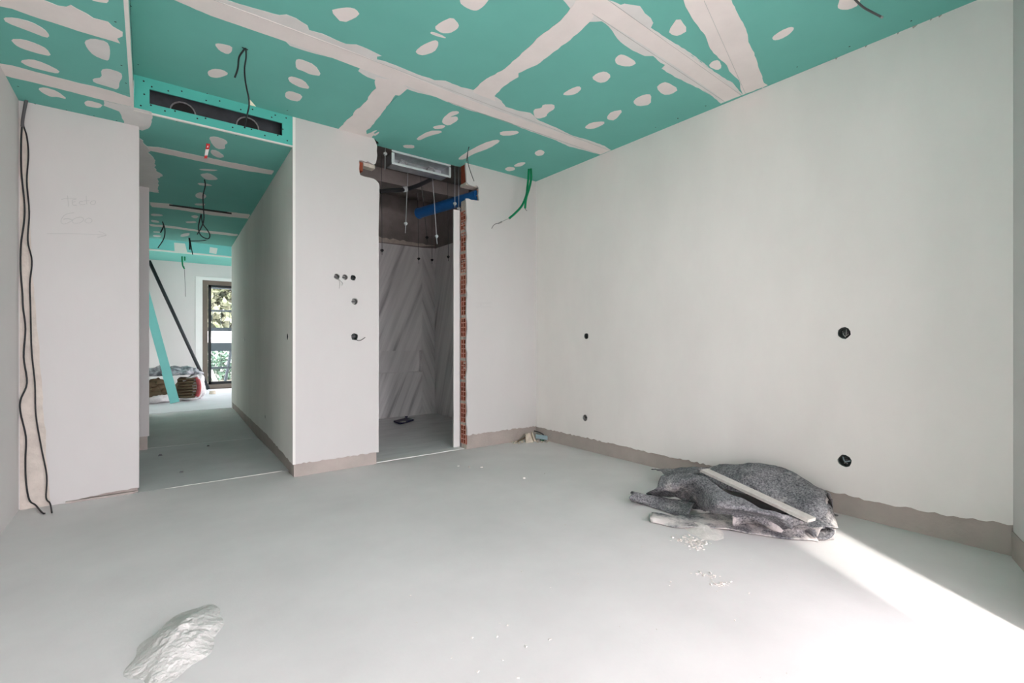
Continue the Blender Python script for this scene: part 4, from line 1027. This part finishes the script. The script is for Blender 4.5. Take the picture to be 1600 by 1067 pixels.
# rolled end at the right with an open mouth
ax1 = onz(1288, 833, .046); ax0 = ax1 + Vector((0.10, 0.17, 0.02))
rows = []
axd = (ax1 - ax0).normalized(); sidev = axd.cross(Z0).normalized()
for i in range(19):
    a_ = 2.7 * math.pi * i / 18 - 0.5
    rr = 0.048 - 0.014 * i / 18
    rows.append([ax0.lerp(ax1, s) + sidev * rr * 1.35 * math.cos(a_) + Z0 * (rr * 0.8 * math.sin(a_)) for s in (0, 0.35, 0.7, 1.0)])
loft('rolled_end', rows, 'felt', felt, nu=3, nv=2, noise_amp=0.002)
loft('right_apron', [
    [onz(1226, 816, .07), onz(1246, 820, .075), onz(1266, 822, .08), onz(1284, 824, .09)],
    [onz(1222, 824, .03), onz(1244, 827, .04), onz(1262, 832, .03), onz(1276, 838, .03)],
    [onz(1220, 834, .008), onz(1242, 839, .008), onz(1262, 843, .008), onz(1280, 846, .008)]], 'felt_dusty', felt, noise_amp=0.006)
loft('right_flap', [
    [onx(1284, 790, 3.08), onx(1296, 788, 3.12), onx(1306, 812, 3.1)],
    [onx(1278, 806, 2.98), onx(1292, 808, 3.0), onx(1308, 820, 3.02)],
    [onz(1278, 820, .05), onz(1292, 822, .05), onz(1309, 824, .04)]], 'felt_dusty', felt, noise_amp=0.004)

# wooden batten lying across
pA, pB = Vector((2.82, 1.67, 0.222)), onz(1268, 815, 0.135)
ad = (pB - pA); sd = ad.cross(Z0).normalized() * 0.065; upd = sd.cross(ad).normalized() * 0.016
if upd.z < 0: upd = -upd
MB().obox(pA - sd * 0.5, ad, sd, upd).build('timber_batten', 'wood', label='flat pale timber batten lying across the grey felt blanket', cat='batten')

# powder spilt over the felt
def heap(name, cx, cy, ax, ay, ang, h, m, label, cat, n=28, base=0.0, kind='stuff', seed=0.0, prof=1.0, lumps=0.35, lean=(0, 0)):
    v = []; f_ = []
    for i in range(n + 1):
        for j in range(n + 1):
            u = i / n * 2 - 1; w = j / n * 2 - 1
            rad = math.sqrt(u * u + w * w)
            # square to disc
            uu = u * math.sqrt(1 - w * w / 2); ww = w * math.sqrt(1 - u * u / 2)
            r2 = math.sqrt(uu * uu + ww * ww)
            edge = 1 + 0.18 * noise.noise(Vector((uu * 2.2 + seed, ww * 2.2, seed)))
            px_, py_ = uu * ax * edge, ww * ay * edge
            zz = h * max(0, 1 - r2 ** 1.5) ** prof
            zz *= 1 + lumps * noise.noise(Vector((uu * 3 + seed, ww * 3, 1.7))) + lumps * 0.5 * noise.noise(Vector((uu * 9, ww * 9 + seed, 4)))
            if r2 > 0.995: zz = -0.002
            zz = max(zz, -0.002)
            px_ += lean[0] * zz; py_ += lean[1] * zz
            ca, sa = math.cos(ang), math.sin(ang)
            v.append((cx + px_ * ca - py_ * sa, cy + px_ * sa + py_ * ca, base + zz))
    for i in range(n):
        for j in range(n):
            f_.append((i * (n + 1) + j, (i + 1) * (n + 1) + j, (i + 1) * (n + 1) + j + 1, i * (n + 1) + j + 1))
    return build(name, v, f_, m, None, label, cat, None, kind, smooth=True)


heap('plaster_powder', *onz(1098, 826, 0.0).xy, 0.17, 0.10, 0.9, 0.016, 'powder', 'pinkish plaster powder spilt over front edge of the felt', 'powder', n=40, seed=3.1, lumps=0.35, prof=1.2)
mc = onz(284, 1003)
heap('dust_mound', 0.092, 2.03, 0.125, 0.235, -0.35, 0.058, 'dust', 'small mound of pale screed dust on floor in the foreground', 'dust mound', n=60, seed=8.3, prof=1.35, lumps=0.20)


def crumbs(name, spots, m, label, cat):
    mb = MB()
    for x, y, s in spots:
        a_ = random.uniform(0, math.pi); c_, s__ = math.cos(a_), math.sin(a_)
        L, w, h = s * random.uniform(0.7, 1.5), s * random.uniform(0.4, 0.8), s * random.uniform(0.25, 0.6)
        mb.obox((x, y, 0.0), (c_ * L, s__ * L, 0), (-s__ * w, c_ * w, 0), (s * random.uniform(-.15, .15), 0, h))
    return mb.build(name, m, label=label, cat=cat, kind='stuff')


def cloud(pts, n, jit, s):
    out = []
    for i in range(n):
        px_, py_ = random.choice(pts)
        p = onz(px_ + random.gauss(0, jit[0]), py_ + random.gauss(0, jit[1]))
        out.append((p.x, p.y, s * random.uniform(0.5, 1.3)))
    return out


crumbs('plaster_crumbs', cloud([(1070, 842), (1080, 844), (1088, 848), (1095, 850), (1092, 854)], 110, (9, 3.2), 0.010), 'powder', 'scatter of white plaster chips just in front of the felt', 'plaster chips')
crumbs('plaster_crumbs', cloud([(1093, 896), (1102, 899), (1112, 902), (1118, 913), (1125, 914), (1133, 914)], 60, (5, 2.2), 0.008), 'powder', 'smaller scatter of plaster chips on open floor below felt', 'plaster chips')
spk = []
for i in range(46):
    p = onz(random.uniform(560, 1250), random.uniform(712, 1060)); spk.append((p.x, p.y, random.uniform(0.003, 0.008)))
for x, y in ((715, 729), (754, 730), (821, 747), (735, 730)): p = onz(x, y); spk.append((p.x, p.y, 0.014))
crumbs('floor_grit', spk, 'powder', 'tiny plaster specks strewn across the open room floor', 'grit')

# debris in the back corner


def blob(name, c, r, m, parent=None, seed=0.0, amp=0.25, n=14, pw=1.0, fl=0.0, **k):
    v = []; f_ = []
    for i in range(n + 1):
        th = math.pi * i / n
        for j in range(2 * n):
            ph = math.pi * j / n
            d = Vector((math.sin(th) * math.cos(ph), math.sin(th) * math.sin(ph), math.cos(th)))
            d = Vector(tuple(math.copysign(abs(q) ** pw, q) for q in d))
            s = 1 + amp * noise.noise(d * 1.6 + Vector((seed, 0, 0))) + amp * 0.5 * noise.noise(d * 4 + Vector((0, seed, 0)))
            p = Vector((c[0] + r[0] * d.x * s, c[1] + r[1] * d.y * s, c[2] + r[2] * d.z * s))
            p.z = max(p.z, fl)
            v.append(p)
    for i in range(n):
        for j in range(2 * n):
            f_.append((i * 2 * n + j, (i + 1) * 2 * n + j, (i + 1) * 2 * n + (j + 1) % (2 * n), i * 2 * n + (j + 1) % (2 * n)))
    return build(name, v, f_, m, parent, smooth=True, **k)


def wedge(name, base, tops, m, **k):
    n = len(base)
    return build(name, [*base, *tops], [tuple(range(n - 1, -1, -1)), tuple(range(n, 2 * n))] + [(i, (i + 1) % n, n + (i + 1) % n, n + i) for i in range(n)], m, **k)


dc = onz(827, 691)
wedge('rubble_chunk', [dc + Vector(p) for p in ((-0.045, 0.0, 0), (0.035, -0.03, 0), (0.06, 0.02, 0), (-0.02, 0.05, 0))], [dc + Vector(p) for p in ((-0.04, 0.01, 0.075), (0.0, 0.0, 0.10), (0.03, 0.03, 0.09), (-0.02, 0.045, 0.085))], 'beige', label='beige folded paper scrap standing in the back corner debris', cat='rubble')
wedge('rubble_chunk', [dc + Vector(p) for p in ((0.066, 0.0, 0), (0.085, -0.015, 0), (0.09, 0.02, 0), (0.068, 0.04, 0))], [dc + Vector(p) for p in ((0.045, 0.02, 0.105), (0.06, 0.015, 0.085), (0.065, 0.03, 0.08), (0.05, 0.035, 0.10))], 'beige', label='narrow tan sliver leaning on the beige scrap in corner', cat='rubble')
p0 = dc + Vector((0.07, -0.02, 0.035))
MB().obox(p0, (0.10, -0.075, -0.018), (0.03, 0.035, 0.03), (0, 0, 0.006)).build('card_offcut', 'bluegrey', label='pale blue grey card offcut in the back corner debris', cat='offcut')
MB().tube(crom([dc + Vector(p) for p in ((0.09, 0.03, 0.105), (0.13, 0.0, 0.09), (0.165, -0.02, 0.07), (0.175, -0.03, 0.05))]), 0.006, 6).build('wire_scrap', 'cable', label='short dark wire scrap over the blue grey card', cat='wire scrap')
MB().tube(crom([dc + Vector(p) for p in ((-0.03, 0.02, 0.055), (-0.07, 0.04, 0.035), (-0.11, 0.06, 0.012))]), 0.007, 6).build('wire_scrap', 'sackbrown', label='brown stick slanting left of the beige scrap in corner', cat='stick')
crumbs('rubble_grit', cloud([(802, 691), (810, 691), (816, 689), (845, 690), (858, 690), (862, 689)], 70, (4, 1.2), 0.016), 'beige', 'loose gravel and crumbs around the back corner debris', 'gravel')
crumbs('green_scraps', cloud([(847, 687), (850, 687)], 18, (1.5, 0.8), 0.02), 'leafgreen', 'green plastic shreds at right end of corner debris', 'scraps')

# navy drain cover in the shower
dcv = MB()
P_ = [onz(615, 659.5, 0.004), onz(625, 663, 0.004), onz(646.5, 657.2, 0.004), onz(635, 654.8, 0.004)]
e = empty('drain_cover', (P_[0] + P_[2]) / 2, 'navy blue drain cover on the shower floor', 'drain cover')
MB().add(P_ + [p + Z0 * 0.02 for p in P_], [(3, 2, 1, 0), (4, 5, 6, 7), (0, 1, 5, 4), (1, 2, 6, 5), (2, 3, 7, 6), (3, 0, 4, 7)]).build('cover', 'navy', e)
pq = P_[1].lerp(P_[2], 0.2) + Z0 * 0.02
MB().box(pq - Vector((0.03, 0.03, 0)), pq + Vector((0.03, 0.02, 0.012))).build('latch', 'boxpale', e)
MB().tube([P_[3] + Z0 * 0.022, P_[3] + Z0 * 0.04], 0.02, 8).build('knob', 'navy', e)

# bits on the corridor floor
for i, (x, y, s, m_, lb) in enumerate(((250, 712, 0.016, 'greycable', 'dark crumb with pale tip on corridor floor by left wall'), (325, 697, 0.012, 'greycable', 'tiny dark crumb midway along corridor floor'), (283, 738, 0.014, 'greycable', 'small flat crumb on corridor floor near its mouth'))):
    p = onz(x, y)
    wedge('floor_crumb', [p + Vector(q) * s for q in ((-1, -0.6, 0), (1.2, -0.4, 0), (0.8, 0.8, 0), (-0.6, 0.7, 0))], [p + Vector(q) * s for q in ((-0.5, -0.3, 0.8), (0.6, -0.2, 1.0), (0.4, 0.4, 0.7), (-0.3, 0.3, 0.9))], m_, label=lb, cat='crumb', group='crumbs on the corridor floor')

# ================================================================== THE FAR ROOM
# leaning pole
e = MB().tube([(1.045, 12.05, 0.028), (0.03, 12.24, 2.70)], 0.033, 10).build('black_pole', 'polegrey', label='long black pole leaning across the far room beside window', cat='pole', smooth=True)
# leaning teal boards
bx = Vector((0.375, 9.84, 0.0)); tx = Vector((-0.10, 9.93, 2.15)); d_ = (tx - bx); wv = Vector((0.115, 0.0, 0.0)).normalized()
wv = (wv - d_.normalized() * wv.dot(d_.normalized())).normalized() * 0.125
nv_ = wv.cross(d_).normalized() * 0.013
MB().obox(bx - wv * 0.5 + Z0 * 0.02, d_, wv, nv_).build('plasterboard_strip', 'paleteal', label='pale teal plasterboard strip leaning at the far room pile', cat='board', group='leaning plasterboard strips')
d2 = d_ * 0.24
MB().obox(bx - wv * 0.56 + Z0 * 0.02 - nv_ * 1.3 - Vector((0, 0.01, 0)), d2, wv, -nv_).build('plasterboard_strip', 'paleteal', label='short teal plasterboard piece at the foot of the leaning strip', cat='board', group='leaning plasterboard strips')
# sacks
e = empty('rubble_sack', (0.60, 10.35, 0), 'open white and red sack stuffed with brown strips in far room', 'sack')
blob('filling', (0.58, 10.40, 0.21), (0.18, 0.24, 0.20), 'sackbrown', e, seed=2.0, amp=0.18, pw=0.75, fl=0.03)
blob('white_skin', (0.70, 10.46, 0.22), (0.155, 0.26, 0.225), 'sackwhite', e, seed=6.0, amp=0.28, pw=0.8, fl=0.0)
MB().tube(crom([(0.70, 10.145, 0.07), (0.735, 10.15, 0.2), (0.725, 10.15, 0.33), (0.69, 10.14, 0.41)]), [0.025] + [0.034] * 14 + [0.02] * 4, 8).build('red_print', 'redprint', e, smooth=True)
blob('inner_skin', (0.685, 10.36, 0.24), (0.115, 0.20, 0.185), 'sackwhite', e, seed=6.2, amp=0.1, pw=0.8, fl=0.02)
MB().tube(crom([(0.46, 10.18, 0.05), (0.58, 10.14, 0.035), (0.72, 10.16, 0.05), (0.765, 10.18, 0.15), (0.735, 10.18, 0.35), (0.70, 10.16, 0.44), (0.58, 10.16, 0.40), (0.50, 10.18, 0.36)]), 0.018, 7).build('rim', 'sackwhite', e, smooth=True)
for i in range(7):
    MB().tube(crom([(0.42, 10.17, 0.08 + 0.05 * i), (0.55, 10.125 + 0.005 * (i % 2), 0.075 + 0.052 * i), (0.69, 10.16, 0.09 + 0.05 * i)]), 0.017, 6).build('strip', 'sackbrown', e, smooth=True)
e = empty('rubble_sack', (0.18, 10.1, 0), 'torn sack of brown scraps behind the leaning teal strip', 'sack')
blob('filling', (0.13, 10.16, 0.21), (0.19, 0.16, 0.19), 'sackbrown', e, seed=4.0, amp=0.25, fl=0.02)
blob('white_skin', (0.16, 10.14, 0.08), (0.19, 0.16, 0.09), 'sackwhite', e, seed=9.0, amp=0.45, fl=0.0)
for i, (x, zz) in enumerate(((0.08, 0.33), (0.17, 0.36), (0.12, 0.24), (0.26, 0.22))):
    blob('scrap', (x, 10.03, zz), (0.07, 0.04, 0.045), 'sackbrown', e, seed=i * 3.1, amp=0.6, n=8)
e = empty('plastic_film', (0.4, 10.3, 0.42), 'crumpled grey plastic film on top of the sacks', 'plastic film')
blob('fold', (0.20, 10.22, 0.52), (0.24, 0.18, 0.10), 'plastic', e, seed=1.0, amp=0.6, fl=0.46)
blob('fold', (0.46, 10.32, 0.52), (0.22, 0.20, 0.085), 'plastic', e, seed=5.0, amp=0.6, fl=0.462)
blob('fold', (0.62, 10.36, 0.49), (0.15, 0.18, 0.07), 'plastic', e, seed=7.0, amp=0.6, fl=0.462)
p = onz(332, 615.5)
MB().tube([p + Z0 * 0.001, p + Z0 * 0.06], [0.06, 0.05], 12).build('tan_disc', 'beige', label='small round tan cap on the far room floor', cat='cap')

# ---- outdoors beyond the far window
MB().box((-12, 12.6, -0.3), (20, 60, -0.08)).build('ground_outside', 'garden', kind='structure', keep=True)
e = empty('metal_fence', (2.2, 13.3, -0.08), 'slate metal rail fence outside the far window', 'fence')
for zz, h in ((2.33, 0.05), (1.78, 0.045), (1.34, 0.085), (0.92, 0.20), (0.42, 0.05)):
    MB().box((0.4, 13.28, zz - h / 2), (4.6, 13.32, zz + h / 2)).build('rail', 'rail', e)
for x in (0.45, 2.6, 4.5):
    MB().box((x, 13.33, -0.08), (x + 0.06, 13.39, 2.5)).build('post', 'rail', e)
MB().box((1.55, 13.24, 2.33), (1.85, 13.28, 2.45)).build('bracket', 'rail', e)
for i in range(22):
    MB().box((0.5 + 0.18 * i, 13.325, 0.42), (0.512 + 0.18 * i, 13.335, 1.78)).build('bar', 'rail', e)
MB().box((-3, 17.0, -0.1), (9, 17.2, 1.42)).build('garden_wall', 'wallwhite', label='white garden wall seen through the far window', cat='garden wall')
MB().tube([(1.52, 13.75, -0.08), (1.72, 14.0, 0.95)], 0.035, 8).build('leaning_post', 'rail', label='dark slanting post outside behind the rail fence', cat='post')
MB().obox((1.33, 13.5, -0.08), (-0.16, 0.1, 0.42), (0.09, 0, 0.03), (0, 0.03, 0)).build('leaning_plank', 'white', label='short white plank leaning outside the far window', cat='plank')


def foliage(name, x0, x1, y0, y1, z0, z1, n, s, m, label, cat):
    v = []; f_ = []
    rnd = random.Random(5)
    for i in range(n):
        p = Vector((rnd.uniform(x0, x1), rnd.uniform(y0, y1), rnd.uniform(z0, z1)))
        a_ = Vector((rnd.gauss(0, 1), rnd.gauss(0, 1), rnd.gauss(0, 1))).normalized() * s * rnd.uniform(0.5, 1.3)
        b_ = a_.cross(Vector((rnd.gauss(0, 1), rnd.gauss(0, 1), rnd.gauss(0, 1)))).normalized() * s * 0.45
        k = len(v); v += [p - a_, p + b_, p + a_, p - b_]; f_.append((k, k + 1, k + 2, k + 3))
    return build(name, v, f_, m, None, label, cat, None, 'stuff')


foliage('tree_foliage', -1, 8, 18.0, 20.5, -0.1, 5.5, 30000, 0.16, 'leaf', 'olive and pale foliage behind the white garden wall', 'foliage')
foliage('hedge_foliage', -1, 7, 15.8, 16.8, -0.1, 0.95, 4000, 0.09, 'hedge', 'low green hedge before the white garden wall', 'hedge')
